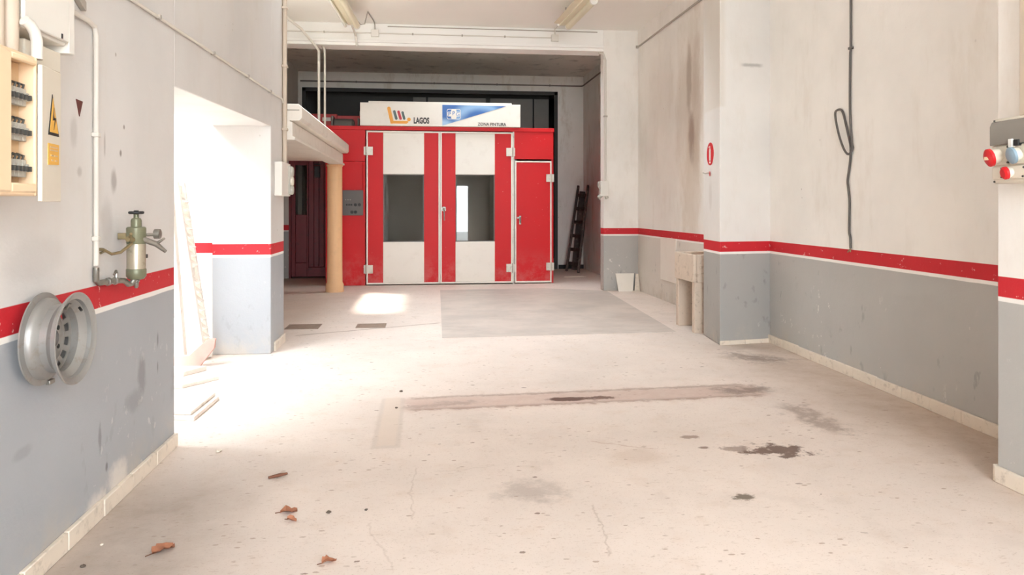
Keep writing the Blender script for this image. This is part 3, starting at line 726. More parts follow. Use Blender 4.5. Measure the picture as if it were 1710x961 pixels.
def on_door(t, z, off=0.002):   # t along the door 0..1
    a, c = Vector((-1.232, 2.565)), Vector((-1.252, 2.735)); p = a + (c - a) * t; nrm = Vector((0.993, 0.117)) * off
    return (p.x + nrm.x, p.y + nrm.y, z)
def door_poly(pts, mat, name, off):
    g = G(); n = len(pts)
    g.raw([on_door(t, z, off) for t, z in pts] + [on_door(t, z, off - .0025) for t, z in pts],
          [tuple(range(n)), tuple(range(n, 2 * n))[::-1]] + [(i, (i + 1) % n, n + (i + 1) % n, n + i) for i in range(n)])
    ec.part(name, g, mat, 0, dr)
door_poly([(0.50, 1.778), (0.30, 1.640), (0.86, 1.640)], 'black', 'warning_sticker', 0.002)
door_poly([(0.51, 1.765), (0.36, 1.650), (0.80, 1.650)], 'yellow', 'warning_sticker', 0.003)
door_poly([(0.55, 1.735), (0.50, 1.690), (0.60, 1.693), (0.54, 1.658), (0.66, 1.700), (0.56, 1.700)], 'black', 'warning_bolt', 0.004)
door_poly([(0.28, 1.612), (0.28, 1.540), (0.85, 1.544), (0.85, 1.612)], 'yellow', 'notice_sticker', 0.002)
for z, t0, t1 in ((1.600, .36, .78), (1.590, .36, .78), (1.572, .40, .56), (1.572, .60, .76), (1.556, .42, .54), (1.556, .62, .74)):
    door_poly([(t0, z + .0025), (t0, z - .0025), (t1, z - .0025), (t1, z + .0025)], 'beige_in', 'notice_line', 0.003)
# riser pipes above
for i, (y, r) in enumerate(((2.46, .021), (2.515, .024), (2.585, .031))):
    single('riser_pipe', G().tube([(-1.33, y - .03, 1.885), (-1.33, y - .03, 4.36)], r, 14), 'pipe_beige',
           ['thinnest beige riser pipe above the electrical cabinet, at the frame edge', 'middle beige riser pipe of three above the electrical cabinet',
            'thickest beige riser pipe above the cabinet, next to the white box'][i], 'pipe', 0, 'riser pipes above the electrical cabinet')
single('bent_pipe', G().tube([(-1.265, 2.60, 1.885), (-1.265, 2.60, 1.945), (-1.268, 2.592, 1.972), (-1.274, 2.575, 1.992), (-1.282, 2.555, 2.002)], .018, 12), 'pipe_white',
       'short white bent conduit rising from the electrical cabinet top', 'pipe')
jb = Thing('junction_cabinet', (WX, 2.8, 2.0), 'white wall cabinet with flat door above the electrical cabinet', 'cabinet')
jb.part('cabinet_body', G().box(WX, -1.31, 2.60, 2.897, 1.990, 2.9), 'plastic_white', 0.005)
jb.part('door', G().box(-1.31, -1.295, 2.585, 2.89, 2.0, 2.9), 'plastic_white', 0.004)
jb.part('side_trim', G().box(WX, -1.30, 2.90, 2.945, 1.965, 2.9), 'plastic_white', 0.004)
jb.part('keyhole', G().box(-1.296, -1.292, 2.83, 2.838, 2.005, 2.022), 'black')
sb2 = single('cable_trunking', G().box(WX, -1.325, 2.645, 2.893, 1.888, 1.964), 'plastic_cream', 'cream boxed cable trunking under the white wall cabinet', 'trunking', 0.005)
# white tube running round to the compressed-air outlet
single('air_pipe', G().tube([(-1.445, 2.96, 2.213), (-1.445, 3.40, 2.205), (-1.445, 3.46, 2.195), (-1.445, 3.475, 2.16), (-1.445, 3.475, 1.6), (-1.445, 3.475, 1.14)], .011, 12), 'pipe_white',
       'white painted air pipe dropping down the left wall to the filter', 'pipe')
pc = Thing('wall_bracket', (WX, 3.3, 2.28), 'cut stub of a grey metal bracket above the white air pipe', 'bracket')
pc.part('plate', G().prism([(3.13, 2.31), (3.27, 2.315), (3.36, 2.275), (3.36, 2.235), (3.33, 2.25), (3.26, 2.285)], WX, -1.435, 'x'), 'pipe_grey', 0.003)
pc.part('screw', G().lathe([(.007, 0), (.005, .008)], (-1.435, 3.19, 2.292), 'x', 8), 'black')
for y, z in ((3.475, 1.72), (3.475, 1.26)):
    single('pipe_clip', G().box(WX, -1.430, y - .016, y + .016, z - .01, z + .01), 'pipe_white', 'small white clip on the dropping air pipe, %s' % ('upper of two' if z > 1.5 else 'lower of two'), 'clip', 0.003, 'clips on the air pipe')
# inverted triangle sticker
single('triangle_sticker', G().prism([(3.315, 1.855), (3.375, 1.852), (3.345, 1.785)], WX, -1.457, 'x'), 'sticker_red', 'small dark red inverted triangle sticker on the left wall', 'sticker')
# filter regulator
FXC, FYC = -1.372, 3.735
fr = Thing('air_filter_regulator', (FXC, FYC, 1.03), 'olive and silver compressed air filter with black handwheel on left wall', 'air filter')
fr.part('filter_bowl', G().lathe([(0.030, 1.062), (0.040, 1.070), (0.042, 1.105), (0.042, 1.222), (0.040, 1.226)], (FXC, FYC, 0), 'z', 24), 'filter_metal')
fr.part('bowl_base', G().lathe([(0.018, 1.052), (0.034, 1.056), (0.0445, 1.070), (0.0445, 1.102), (0.0425, 1.105)], (FXC, FYC, 0), 'z', 24), 'olive')
fr.part('drain', G().lathe([(0.006, 1.012), (0.010, 1.018), (0.012, 1.040), (0.016, 1.044), (0.016, 1.055)], (FXC, FYC, 0), 'z', 12), 'steel')
fr.part('head', G().lathe([(0.040, 1.222), (0.0435, 1.228), (0.0435, 1.300), (0.038, 1.305)], (FXC, FYC, 0), 'z', 24), 'olive')
fr.part('bonnet', G().lathe([(0.024, 1.303), (0.024, 1.335), (0.020, 1.345), (0.012, 1.348), (0.012, 1.366)], (FXC, FYC, 0), 'z', 16), 'olive')
hw = G().lathe([(0.030, 1.366), (0.035, 1.370), (0.035, 1.377), (0.030, 1.380), (0.027, 1.373)], (FXC, FYC, 0), 'z', 20, close=True)
for i in range(4):
    a = i * PI / 2 + .4; hw.bar((FXC, FYC, 1.373), (FXC + .03 * math.cos(a), FYC + .03 * math.sin(a), 1.373), .009, .007)
hw.lathe([(0.010, 1.364), (0.011, 1.384)], (FXC, FYC, 0), 'z', 12)
fr.part('handwheel', hw, 'black')
fr.part('gauge', G().tube([(FXC + .03, FYC + .03, 1.265), (FXC + .055, FYC + .055, 1.265)], .008, 8).lathe([(.020, -.014), (.024, -.012), (.024, .014), (.020, .016)], (FXC + .070, FYC + .075, 1.268), 'x', 18), 'steel')
fr.part('outlet_tap', G().tube([(FXC + .03, FYC - .01, 1.248), (FXC + .065, FYC + .02, 1.228), (FXC + .08, FYC + .03, 1.222)], .014, 10)
        .tube([(FXC + .075, FYC + .03, 1.225), (FXC + .115, FYC + .06, 1.182)], [.014, .008], 10).tube([(FXC + .08, FYC + .035, 1.222), (FXC + .11, FYC + .06, 1.248)], [.009, .005], 8), 'steel')
fr.part('inlet_tap', G().tube([(FXC, FYC - .035, 1.245), (FXC - .01, FYC - .075, 1.25)], .013, 10).tube([(FXC - .01, FYC - .06, 1.25), (FXC + .01, FYC - .09, 1.275)], .007, 8), 'brass')
fr.part('bracket_arm', G().tube([(FXC, FYC - .03, 1.235), (-1.40, FYC - .11, 1.19), (-1.42, FYC - .16, 1.185), (-1.435, FYC - .215, 1.21), (-1.456, FYC - .235, 1.21)], .007, 8)
        .tube([(-1.435, FYC - .238, 1.195), (-1.435, FYC - .20, 1.20)], .006, 8), 'brass')
fr.part('wall_plate', G().box(WX, FXC - .03, FYC + .005, FYC + .03, 1.245, 1.275), 'brass', 0.003)
fr.part('badge', G().prism([(FYC + .012, 1.155), (FYC + .028, 1.155), (FYC + .028, 1.172), (FYC + .012, 1.172)], FXC + .030, FXC + .043, 'x'), 'breaker_dark')
vl = fr.part('supply_pipe', G().tube([(-1.445, 3.475, 1.132), (-1.445, 3.475, 1.072), (-1.442, 3.49, 1.062), (-1.43, 3.53, 1.062), (-1.41, 3.62, 1.060), (-1.40, 3.665, 1.055), (-1.39, 3.69, 1.035), (-1.385, 3.71, 1.035), (FXC, 3.72, 1.06)], .013, 10), 'steel')
fr.part('nut', G().lathe([(.019, -.014), (.019, .014)], (-1.425, 3.55, 1.062), 'y', 6), 'steel', 0.002, vl)
fr.part('nut', G().lathe([(.019, -.012), (.019, .012)], (-1.414, 3.60, 1.061), 'y', 6), 'steel', 0.002, vl)
fr.part('lever', G().tube([(-1.41, 3.60, 1.07), (-1.41, 3.60, 1.098), (-1.405, 3.585, 1.106), (-1.40, 3.55, 1.094)], [.008, .008, .007, .005], 8), 'steel', 0, vl)

# wheel rim hung on the wall (axis across the wall)
RX, RYc, RZ = -1.43, 2.975, 0.905
wh = Thing('wheel_rim', (RX, RYc, RZ), 'worn silver steel wheel rim hung on the left wall over stripe', 'wheel rim')
ro = [(0.176, 0.0), (0.181, 0.003), (0.181, 0.010), (0.172, 0.014), (0.160, 0.018), (0.158, 0.034), (0.151, 0.046), (0.134, 0.066), (0.133, 0.098), (0.146, 0.116), (0.157, 0.130), (0.158, 0.146), (0.171, 0.152), (0.180, 0.156), (0.181, 0.163), (0.177, 0.166)]
ri = [(0.173, 0.163), (0.169, 0.157), (0.154, 0.150), (0.153, 0.130), (0.142, 0.119), (0.129, 0.100), (0.130, 0.064), (0.147, 0.043), (0.154, 0.032), (0.156, 0.016), (0.170, 0.010), (0.172, 0.004)]
KX, KR = 0.76, 0.957
wh.part('rim_barrel', G().lathe([(r * KR, x * KX) for r, x in ro + ri], (RX, RYc, RZ), 'x', 48, close=True), 'rim')
# dished disc with ten hand holes
def disc():
    g = G(); n = 60; rings = [(r * KR, x * KX) for r, x in [(0.034, 0.052), (0.060, 0.054), (0.078, 0.058), (0.092, 0.050), (0.097, 0.052), (0.119, 0.061), (0.131, 0.066)]]
    vs = []
    for r, x in rings:
        for j in range(n):
            a = 2 * PI * j / n; vs.append((RX + x, RYc + r * math.cos(a), RZ + r * math.sin(a)))
    for r, x in rings:
        for j in range(n):
            a = 2 * PI * j / n; vs.append((RX + x - .004, RYc + r * math.cos(a), RZ + r * math.sin(a)))
    fs_ = []; k = len(rings)
    for i in range(k - 1):
        for j in range(n):
            if i in (4,) and j % 5 in (1, 2, 3): continue
            a, b2 = i * n + j, i * n + (j + 1) % n
            fs_.append((a, b2, b2 + n, a + n)); o = k * n
            fs_.append((o + a, o + a + n, o + b2 + n, o + b2))
    return g.raw(vs, fs_)
wh.part('wheel_disc', disc(), 'rim')
wh.part('hub_bore', G().lathe([(0.036, .034), (0.036, .046), (0.031, .046), (0.031, .034)], (RX, RYc, RZ), 'x', 24, close=True), 'rim')
for i in range(4):
    a = PI / 4 + i * PI / 2
    wh.part('bolt_hole', G().lathe([(.009, .0405), (.009, .0435)], (RX, RYc + .05 * math.cos(a), RZ + .05 * math.sin(a)), 'x', 10), 'black')
wh.part('valve', G().tube([(RX + .098, RYc + .08, RZ + .105), (RX + .11, RYc + .07, RZ + .095)], .005, 8), 'black')
wh.part('balance_weight', G().box(RX + .004, RX + .02, RYc + .02, RYc + .06, RZ - .180, RZ - .162), 'steel', 0.003)
wh.part('wall_hook', G().tube([(WX, RYc, RZ + .125), (RX + .09, RYc, RZ + .112), (RX + .10, RYc, RZ + .13)], .006, 8), 'steel')

# long conduit under the ceiling side of left wall
lc = Thing('wall_conduit', (WX, 5.0, 2.46), 'long thin white conduit along the left wall above the doorway', 'conduit')
lc.part('tube', G().tube([(-1.447, 2.3, 2.405), (-1.447, 7.80, 2.50), (-1.447, 7.84, 2.47)], .010, 8), 'pipe_white')
for y in (3.2, 4.25, 5.3, 6.3, 7.2):
    lc.part('clip', G().box(WX, -1.432, y - .012, y + .012, 2.393 + .0173 * (y - 2.3), 2.417 + .0173 * (y - 2.3)), 'pipe_grey', 0.002)
cc = Thing('corner_conduit', (-1.44, 7.86, 1.80), 'beige vertical conduit at the pier corner feeding the socket box', 'conduit')
cc.part('tube', G().tube([(-1.436, 7.86, 1.84), (-1.436, 7.86, 4.36)], .024, 12), 'pipe_beige')
for z in (2.2, 2.85, 3.45, 4.0):
    cc.part('clip', G().box(WX, -1.405, 7.825, 7.895, z - .012, z + .012), 'pipe_beige', 0.003)
# socket box on the pier
sx = Thing('pier_socket_box', (-1.46, 7.8, 1.52), 'white wall box with round grey sockets at the pier corner', 'socket box')
sx.part('housing', G().box(WX, -1.385, 7.45, 7.90, 1.51, 1.845), 'plastic_white', 0.008)
for z, r, m_ in ((1.76, .055, 'breaker'), (1.665, .052, 'plastic_cream'), (1.575, .05, 'breaker')):
    sx.part('socket', G().lathe([(r, 0), (r, .035), (r * .85, .045), (r * .5, .048)], (-1.388, 7.83, z), 'x', 16), m_)
sx.part('switch_plate', G().box(-1.388, -1.365, 7.775, 7.888, 1.54, 1.82), 'breaker', 0.004)

# ================================================================ YARD DOORWAY THINGS
sh = Thing('louvred_shutter', (-2.1, 7.1, 0), 'tall white louvred shutter leaning beside the side doorway, slats showing', 'shutter')
def lean(u, z):    # a leaning frame; u across the shutter, z along its length
    base = Vector((-2.03, 7.05, 0.0)); across = Vector((0.015, 0.13, 0)); up = Vector((-0.155, 0.02, 1.0)) 
    return base + across * u + up * z
for u in (0.0, 1.0):
    sh.part('stile', G().bar(lean(u, 0.0), lean(u, 1.62), .095, .035, up=(0.06, 0.4, 0)), 'white_wood', 0.003)
for z in (0.06, 0.8, 1.56):
    sh.part('rail', G().bar(lean(0.14, z), lean(0.86, z), .04, .08), 'white_wood', 0.003)
for i in range(17):
    z = 0.14 + i * .083
    if abs(z - .8) < .05: continue
    g = G(); a, c = lean(0.15, z) + Vector((.022, 0, 0)), lean(0.85, z) + Vector((.022, 0, 0))
    g.raw([a + Vector((.045, 0, -.030)), a + Vector((-.035, 0, .030)), a + Vector((-.030, 0, .038)), a + Vector((.050, 0, -.022)),
           c + Vector((.045, 0, -.030)), c + Vector((-.035, 0, .030)), c + Vector((-.030, 0, .038)), c + Vector((.050, 0, -.022))],
          [(0,3,2,1),(4,5,6,7),(0,1,5,4),(1,2,6,5),(2,3,7,6),(3,0,4,7)])
    sh.part('slat', g, 'white_wood')
single('white_plank', G().bar((-2.12, 6.88, 0.0), (-2.27, 6.96, 1.60), .09, .035, up=(1, 0, 0)), 'white_wood', 'long white plank leaning beside the louvred shutter', 'plank', 0.003)
single('wooden_strut', G().bar((-2.48, 6.56, 0.03), (-2.19, 6.80, 0.47), .05, .05), 'white_wood', 'short white strut slanting low against the leaning plank', 'strut', 0.003)
def slab(name, pts, z0, z1, mat, label, group='slabs in the side doorway'):
    single(name, G().prism(pts, z0, z1), mat, label, 'slab', 0.004, group)
slab('stone_slab', [(-2.2, 5.08), (-1.66, 5.10), (-1.50, 5.06), (-1.485, 5.60), (-1.70, 5.66), (-2.2, 5.66)], 0.0, 0.028, 'slabstone', 'largest pale stone slab on the doorway floor, bottom of the pair')
slab('stone_slab', [(-2.2, 5.12), (-1.70, 5.13), (-1.53, 5.10), (-1.515, 5.62), (-1.74, 5.70), (-2.2, 5.69)], 0.030, 0.052, 'slabstone', 'pale stone slab lying on top of the largest slab')
slab('stone_slab', [(-2.25, 5.95), (-1.86, 5.98), (-1.66, 6.25), (-1.72, 6.33), (-1.95, 6.18), (-2.25, 6.22)], 0.0, 0.03, 'slabstone', 'broken pale slab between the stacked slabs and the shutter')
slab('stone_slab', [(-2.35, 6.35), (-1.98, 6.40), (-1.86, 6.62), (-2.3, 6.66)], 0.0, 0.04, 'slabstone', 'small flat pale slab at the foot of the pink board')
single('pink_board', G().prism([(-2.62, 0.0), (-1.96, 0.0), (-1.84, 0.16), (-1.83, 0.24), (-1.90, 0.24), (-2.05, 0.10), (-2.62, 0.09)], 6.78, 6.82, 'y'), 'slabedge', 'pinkish curved board standing at the shutter foot', 'board', 0.004)

# ================================================================ PIPES NEAR THE BEAM
hp = single('hanging_pipe', G().tube([(-2.2, 11.5, 4.36), (-1.90, 11.75, 4.15), (-1.72, 12.02, 3.945), (-1.675, 12.05, 3.88), (-1.672, 12.05, 2.47)], .021, 10), 'pipe_white',
            'bent white pipe crossing the beam down to the mezzanine, left of two', 'pipe', 0, 'pipes dropping to the mezzanine')
single('hanging_pipe', G().tube([(-1.66, 12.3, 4.01), (-1.60, 12.12, 3.93), (-1.585, 12.08, 3.86), (-1.585, 12.08, 2.47)], .017, 10), 'pipe_white',
       'straighter white pipe from beam underside to mezzanine, right of two', 'pipe', 0, 'pipes dropping to the mezzanine')
bc = Thing('beam_conduit', (0, 12.13, 4.2), 'thin conduit run along the white beam face between junction boxes', 'conduit')
bc.part('tube', G().tube([(-2.7, 12.127, 4.20), (2.1, 12.127, 4.20)], .010, 8), 'pipe_white')
bc.part('tube', G().tube([(-0.6, 12.127, 4.315), (2.85, 12.127, 4.315)], .008, 8), 'pipe_grey')
for x in (-0.80, 2.13):
    bc.part('junction_box', G().box(x - .06, x + .06, 12.075, 12.14, 4.14, 4.25), 'plastic_white', 0.006)
for x in (-2.2, -1.6, -0.2, 0.6, 1.3):
    bc.part('clip', G().box(x - .012, x + .012, 12.11, 12.14, 4.185, 4.215), 'pipe_grey', 0.002)

def fixture(name, p0, p1, label, two, hook):
    a, c = Vector(p0), Vector(p1); d = (c - a).normalized(); r = d.cross(Vector((0, 0, 1))).normalized()
    t = Thing(name, tuple((a + c) / 2), label, 'ceiling light', 'fluorescent battens on the front ceiling')
    t.part('housing', G().bar(a, c, .10, .08), 'fixture', 0.006)
    t.part('reflector', G().raw([a + r*.05 + Vector((0,0,-.03)), a + r*.05 + Vector((0,0,-.036)), a - r*.13 + Vector((0,0,-.005)), a - r*.13 + Vector((0,0,.001)),
                                 c + r*.05 + Vector((0,0,-.03)), c + r*.05 + Vector((0,0,-.036)), c - r*.13 + Vector((0,0,-.005)), c - r*.13 + Vector((0,0,.001))],
                                [(0,1,2,3),(4,7,6,5),(0,4,5,1),(1,5,6,2),(2,6,7,3),(3,7,4,0)]), 'fixture')
    for s_ in ((-1, 1) if two else (1,)):
        o = r * (.085 * s_) + Vector((0, 0, -.055))
        tb = t.part('tube', G().tube([a + o + d * .03, c + o - d * .03], .048 if s_ > 0 else .02, 14), 'fixture' if s_ > 0 else 'tube')
        for e, q in ((a, .0), (c, -.05)):
            t.part('tube_cap', G().tube([e + o + d * q, e + o + d * (q + .05)], .052 if s_ > 0 else .024, 14), 'plastic_white', 0, tb)
    t.part('end_bracket', G().bar(c - d * .01, c + d * .02, .16, .09), 'plastic_white', 0.004)
    for k in (0.15, 0.85):
        q = a + (c - a) * k
        t.part('hanger', G().tube([q + Vector((0, 0, .03)), Vector((q.x, q.y, 4.36))], .008, 8), 'steel')
    return t
f1 = fixture('fluorescent_batten', (-1.17, 9.7, 4.17), (-1.10, 11.32, 4.17), 'fluorescent batten with cream housing hung from the ceiling on the left', True, 0)
f1.part('cable', G().tube([(-1.02, 11.20, 4.18), (-0.96, 11.28, 4.13), (-0.90, 11.32, 4.15), (-0.87, 11.36, 4.30), (-0.86, 11.40, 4.35), (-0.81, 11.9, 4.345), (-0.80, 12.08, 4.33), (-0.80, 12.10, 4.25)], .009, 8), 'pipe_grey')
f1.part('support_strap', G().tube([(-1.10, 11.33, 4.15), (-1.10, 12.05, 4.14), (-1.09, 12.08, 4.05), (-1.085, 12.10, 3.98)], .018, 8), 'pipe_white')
f2 = fixture('fluorescent_batten', (2.13, 9.6, 4.18), (2.06, 11.05, 4.18), 'shorter fluorescent batten hung from the ceiling on the right', False, 0)
f2.part('cable', G().tube([(2.085, 11.06, 4.20), (2.10, 11.6, 4.28), (2.12, 12.05, 4.33), (2.13, 12.10, 4.24)], .009, 8), 'pipe_white')

rk = Thing('rear_conduit', (0.4, 16.58, 4.15), 'thin dark conduit along the rear wall above the dark opening', 'conduit')
rk.part('tube', G().tube([(-2.7, 16.585, 4.15), (3.52, 16.585, 4.15), (3.555, 16.54, 4.15), (3.555, 13.0, 4.15)], .016, 8), 'duct')
for x in (-1.5, 0.2, 1.6, 2.8):
    rk.part('clip', G().box(x - .015, x + .015, 16.565, 16.6, 4.13, 4.17), 'duct', 0.002)

# column conduit and switch box on the rear pillar
kc = Thing('column_conduit', (2.96, 12.1, 1.8), 'white conduit bending down the rear right column to a switch', 'conduit')
kc.part('tube', G().tube([(2.90, 12.2, 3.99), (2.955, 12.13, 3.95), (2.985, 12.12, 3.85), (2.985, 12.12, 1.83)], .020, 10), 'pipe_white')
kc.part('clip', G().box(2.955, 3.015, 12.09, 12.14, 2.9, 2.925), 'pipe_grey', .002)
ks = Thing('switch_box', (2.93, 12.1, 1.55), 'small white switch box on the rear right column edge', 'switch box')
ks.part('housing', G().box(2.88, 3.02, 12.02, 12.14, 1.58, 1.83), 'plastic_white', 0.008)
ks.part('lever', G().tube([(2.88, 12.06, 1.70), (2.85, 12.05, 1.74), (2.85, 12.05, 1.82)], .014, 8), 'breaker')
ks.part('socket', G().tube([(2.90, 12.06, 1.59), (2.85, 12.05, 1.55)], .032, 12).tube([(2.98, 12.06, 1.59), (3.0, 12.05, 1.54)], .028, 12), 'breaker')

# ================================================================ RIGHT SIDE THINGS
rcx = Thing('right_wall_conduit', (3.53, 11, 4.08), 'thin conduit high on the far right wall under the ceiling', 'conduit')
rcx.part('tube', G().tube([(3.535, 9.0, 4.08), (3.535, 12.05, 4.08), (3.52, 12.12, 4.08)], .014, 8), 'pipe_grey')
rcx.part('elbow', G().lathe([(.024, -.02), (.024, .02)], (3.525, 12.10, 4.08), 'z', 10), 'pipe_grey')

# concrete sink
sk_ = Thing('laundry_sink', (3.2, 8.25, 0), 'stained concrete laundry sink on slab legs beside the pillar', 'sink')
sk_.part('basin', G().box(2.95, 2.99, 7.93, 8.56, 0.56, 0.87).box(3.50, 3.545, 7.93, 8.56, 0.56, 0.90).box(2.99, 3.50, 7.93, 7.975, 0.56, 0.87)
         .box(2.99, 3.50, 8.515, 8.56, 0.56, 0.87).box(2.99, 3.50, 7.975, 8.515, 0.56, 0.60), 'concrete', 0.008)
sk_.part('leg', G().box(2.965, 3.545, 7.935, 8.02, 0.0, 0.56), 'concrete', 0.006)
sk_.part('leg', G().box(2.965, 3.545, 8.47, 8.55, 0.0, 0.56), 'concrete', 0.006)
sk_.part('back_panel', G().box(3.13, 3.17, 8.02, 8.47, 0.0, 0.56), 'concrete_dark', 0.004, None, 'dark stained panel between the legs')
sk_.part('drain_pipe', G().tube([(3.10, 8.10, 0.05), (3.10, 8.10, 0.13)], .03, 10), 'black')
single('painted_board', G().box(3.535, 3.55, 10.2, 10.9, 0.31, 0.945), 'white_enamel', 'flat white panel on the lower right wall behind the sink', 'panel', 0.003)
single('splash_strip', G().box(3.535, 3.55, 7.95, 9.1, 0.925, 0.945), 'iron', 'thin grey strip on the wall above the concrete sink', 'strip', 0.002)
tl = Thing('broken_tile', (3.3, 12.05, 0), 'broken white tile board leaning at the foot of the rear column', 'tile')
tl.part('face', G().raw([(3.18, 12.00, 0), (3.42, 12.00, 0), (3.47, 12.10, 0.29), (3.155, 12.11, 0.29), (3.18, 12.015, 0), (3.42, 12.015, 0), (3.47, 12.115, 0.29), (3.155, 12.125, 0.29)],
                         [(0,1,2,3),(7,6,5,4),(0,4,5,1),(1,5,6,2),(2,6,7,3),(3,7,4,0)]), 'white_enamel')
single('tile_offcut', G().raw([(3.46, 12.03, 0), (3.545, 12.0, 0), (3.545, 12.09, 0.28), (3.50, 12.10, 0.28), (3.46, 12.045, 0), (3.545, 12.015, 0), (3.545, 12.105, 0.28), (3.50, 12.115, 0.28)],
                              [(0,1,2,3),(7,6,5,4),(0,4,5,1),(1,5,6,2),(2,6,7,3),(3,7,4,0)]), 'skirting', 'narrow beige tile offcut in the corner beside the broken white tile', 'tile')

# extinguisher sign and hook on the pillar's room face
def pface(y): return 2.962 + (y - 7.22) * (3.02 - 2.962) / 0.595 - 0.001
sg = Thing('extinguisher_sign', (pface(7.55), 7.55, 1.96), 'round red fire extinguisher sign on the white pillar', 'sign')
g = G(); n_ = 28
vs = [(pface(7.55 + .12 * math.cos(2 * PI * i / n_)) - .004, 7.55 + .12 * math.cos(2 * PI * i / n_), 1.962 + .12 * math.sin(2 * PI * i / n_)) for i in range(n_)]
g.raw(vs + [(x + .006, y, z) for x, y, z in vs], [tuple(range(n_)), tuple(range(n_, 2 * n_))[::-1]] + [(i, (i + 1) % n_, n_ + (i + 1) % n_, n_ + i) for i in range(n_)])
sg.part('disc', g, 'sign_red')
def on_p(pts, off):
    k = len(pts)
    return G().raw([(pface(y) - off, y, z) for y, z in pts] + [(pface(y) - off + .003, y, z) for y, z in pts],
                   [tuple(range(k)), tuple(range(k, 2 * k))[::-1]] + [(i, (i + 1) % k, k + (i + 1) % k, k + i) for i in range(k)])
sg.part('pictogram', on_p([(7.525, 1.89), (7.575, 1.89), (7.575, 2.00), (7.560, 2.02), (7.560, 2.035), (7.60, 2.03), (7.60, 2.04), (7.54, 2.045), (7.54, 2.02), (7.525, 2.00)], .0065), 'plastic_white', 0, None, 'white extinguisher pictogram')
sg.part('pictogram_base', on_p([(7.53, 1.862), (7.57, 1.862), (7.57, 1.882), (7.53, 1.882)], .0065), 'plastic_white')
hk = Thing('extinguisher_hook', (pface(7.55), 7.55, 1.755), 'small red bracket hook below the round red sign', 'hook')
hk.part('plate', on_p([(7.53, 1.73), (7.545, 1.725), (7.575, 1.775), (7.53, 1.775)], .012), 'sign_red')
hk.part('prong', G().tube([(pface(7.55) - .006, 7.55, 1.765), (pface(7.55) - .05, 7.57, 1.755), (pface(7.55) - .06, 7.60, 1.765)], .007, 8), 'pipe_grey')

# hanging cable with loop on the recess wall
def cx(y): return 3.40 + (y - 2.55) * 0.14 / 4.77 - .012
pts = [(5.752, 4.36), (5.752, 3.1), (5.752, 2.72), (5.76, 2.65), (5.765, 2.3), (5.757, 2.1), (5.735, 1.93), (5.722, 1.88), (5.745, 1.835), (5.81, 1.87), (5.88, 1.97), (5.93, 2.08), (5.958, 2.17),
       (5.95, 2.215), (5.915, 2.225), (5.87, 2.19), (5.83, 2.10), (5.79, 2.0), (5.755, 1.90), (5.757, 1.80), (5.775, 1.72), (5.80, 1.62), (5.79, 1.56), (5.77, 1.45), (5.772, 1.35), (5.775, 1.20), (5.76, 1.15), (5.755, 1.06)]
def smooth_path(p, k=5):
    out = []
    for i in range(len(p) - 1):
        p0, p1, p2, p3 = p[max(i - 1, 0)], p[i], p[i + 1], p[min(i + 2, len(p) - 1)]
        for j in range(k):
            t = j / k
            out.append(tuple(0.5 * (2 * b_ + (c_ - a_) * t + (2 * a_ - 5 * b_ + 4 * c_ - d_) * t * t + (3 * b_ - a_ - 3 * c_ + d_) * t ** 3) for a_, b_, c_, d_ in zip(p0, p1, p2, p3)))
    return out + [p[-1]]
cp3 = [(cx(y) - (.02 if 8 <= i <= 13 else 0), y, z) for i, (y, z) in enumerate(pts)]
hc = Thing('hanging_cable', (3.48, 5.75, 1.06), 'dark grey cable with a loose loop hanging down the right wall', 'cable')
hc.part('cable', G().tube(smooth_path(cp3), .0095, 8), 'cable')
hc.part('clip', G().box(cx(5.75) - .012, cx(5.75) + .012, 5.725, 5.775, 2.70, 2.72), 'cable', 0.002)
hc.part('frayed_end', G().tube([(cx(5.755), 5.755, 1.06), (cx(5.74) - .01, 5.74, 1.03)], .005, 6).tube([(cx(5.755), 5.755, 1.06), (cx(5.77) - .01, 5.78, 1.025)], .005, 6), 'brass')

# socket panel on the near right pillar
PX = 2.90
sp = Thing('socket_panel', (PX, 3.3, 1.5), 'pale industrial socket panel with red sockets on the near right pillar', 'socket panel')
sp.part('housing', G().box(2.80, PX, 3.00, 3.385, 1.515, 1.835), 'plastic_cream', 0.01)
cv = sp.part('cover', G().prism([(2.80, 1.715), (2.775, 1.70), (2.775, 1.795), (2.785, 1.818), (2.80, 1.822)], 3.01, 3.378, 'y'), 'smoke', 0.005, None, 'smoked breaker window')
for y0, y1, z0, z1 in ((3.275, 3.375, 1.605, 1.70), (3.155, 3.265, 1.605, 1.70), (3.305, 3.375, 1.535, 1.598), (3.165, 3.295, 1.535, 1.598)):
    sp.part('socket_plate', G().box(2.785, 2.80, y0, y1, z0, z1), 'plastic_cream', 0.006)
def socket(y, z, r, tilt, m_, L=.040):
    d = Vector((-1, 0.25, -tilt)).normalized(); p = Vector((2.79, y, z))
    s0 = sp.part('socket', G().tube([p, p + d * L], [r * .85, r], 18), 'plastic_cream')
    sp.part('socket_lid', G().tube([p + d * L, p + d * (L + .012), p + d * (L + .02)], [r * 1.12, r * 1.12, r * .8], 18), m_, 0, s0)
    return p, d
p, d = socket(3.33, 1.652, .040, .25, 'socket_red')
sp.part('lid_label', G().bar(p + d * .061 + Vector((0, -.014, 0)), p + d * .061 + Vector((0, .014, 0)), .004, .016), 'beige')
socket(3.21, 1.652, .036, .25, 'socket_blue', .026)
socket(3.255, 1.568, .028, .2, 'socket_red', .022)
for y, z in ((3.373, 1.525), (3.373, 1.825), (3.272, 1.69), (3.272, 1.615), (3.166, 1.69), (3.166, 1.615), (3.31, 1.587), (3.31, 1.545), (3.18, 1.545), (3.175, 1.587)):
    sp.part('screw', G().lathe([(.005, -.004), (.005, .004)], (2.785 if .02 < z - 1.515 < .3 else 2.80, y, z), 'x', 8), 'breaker_dark')
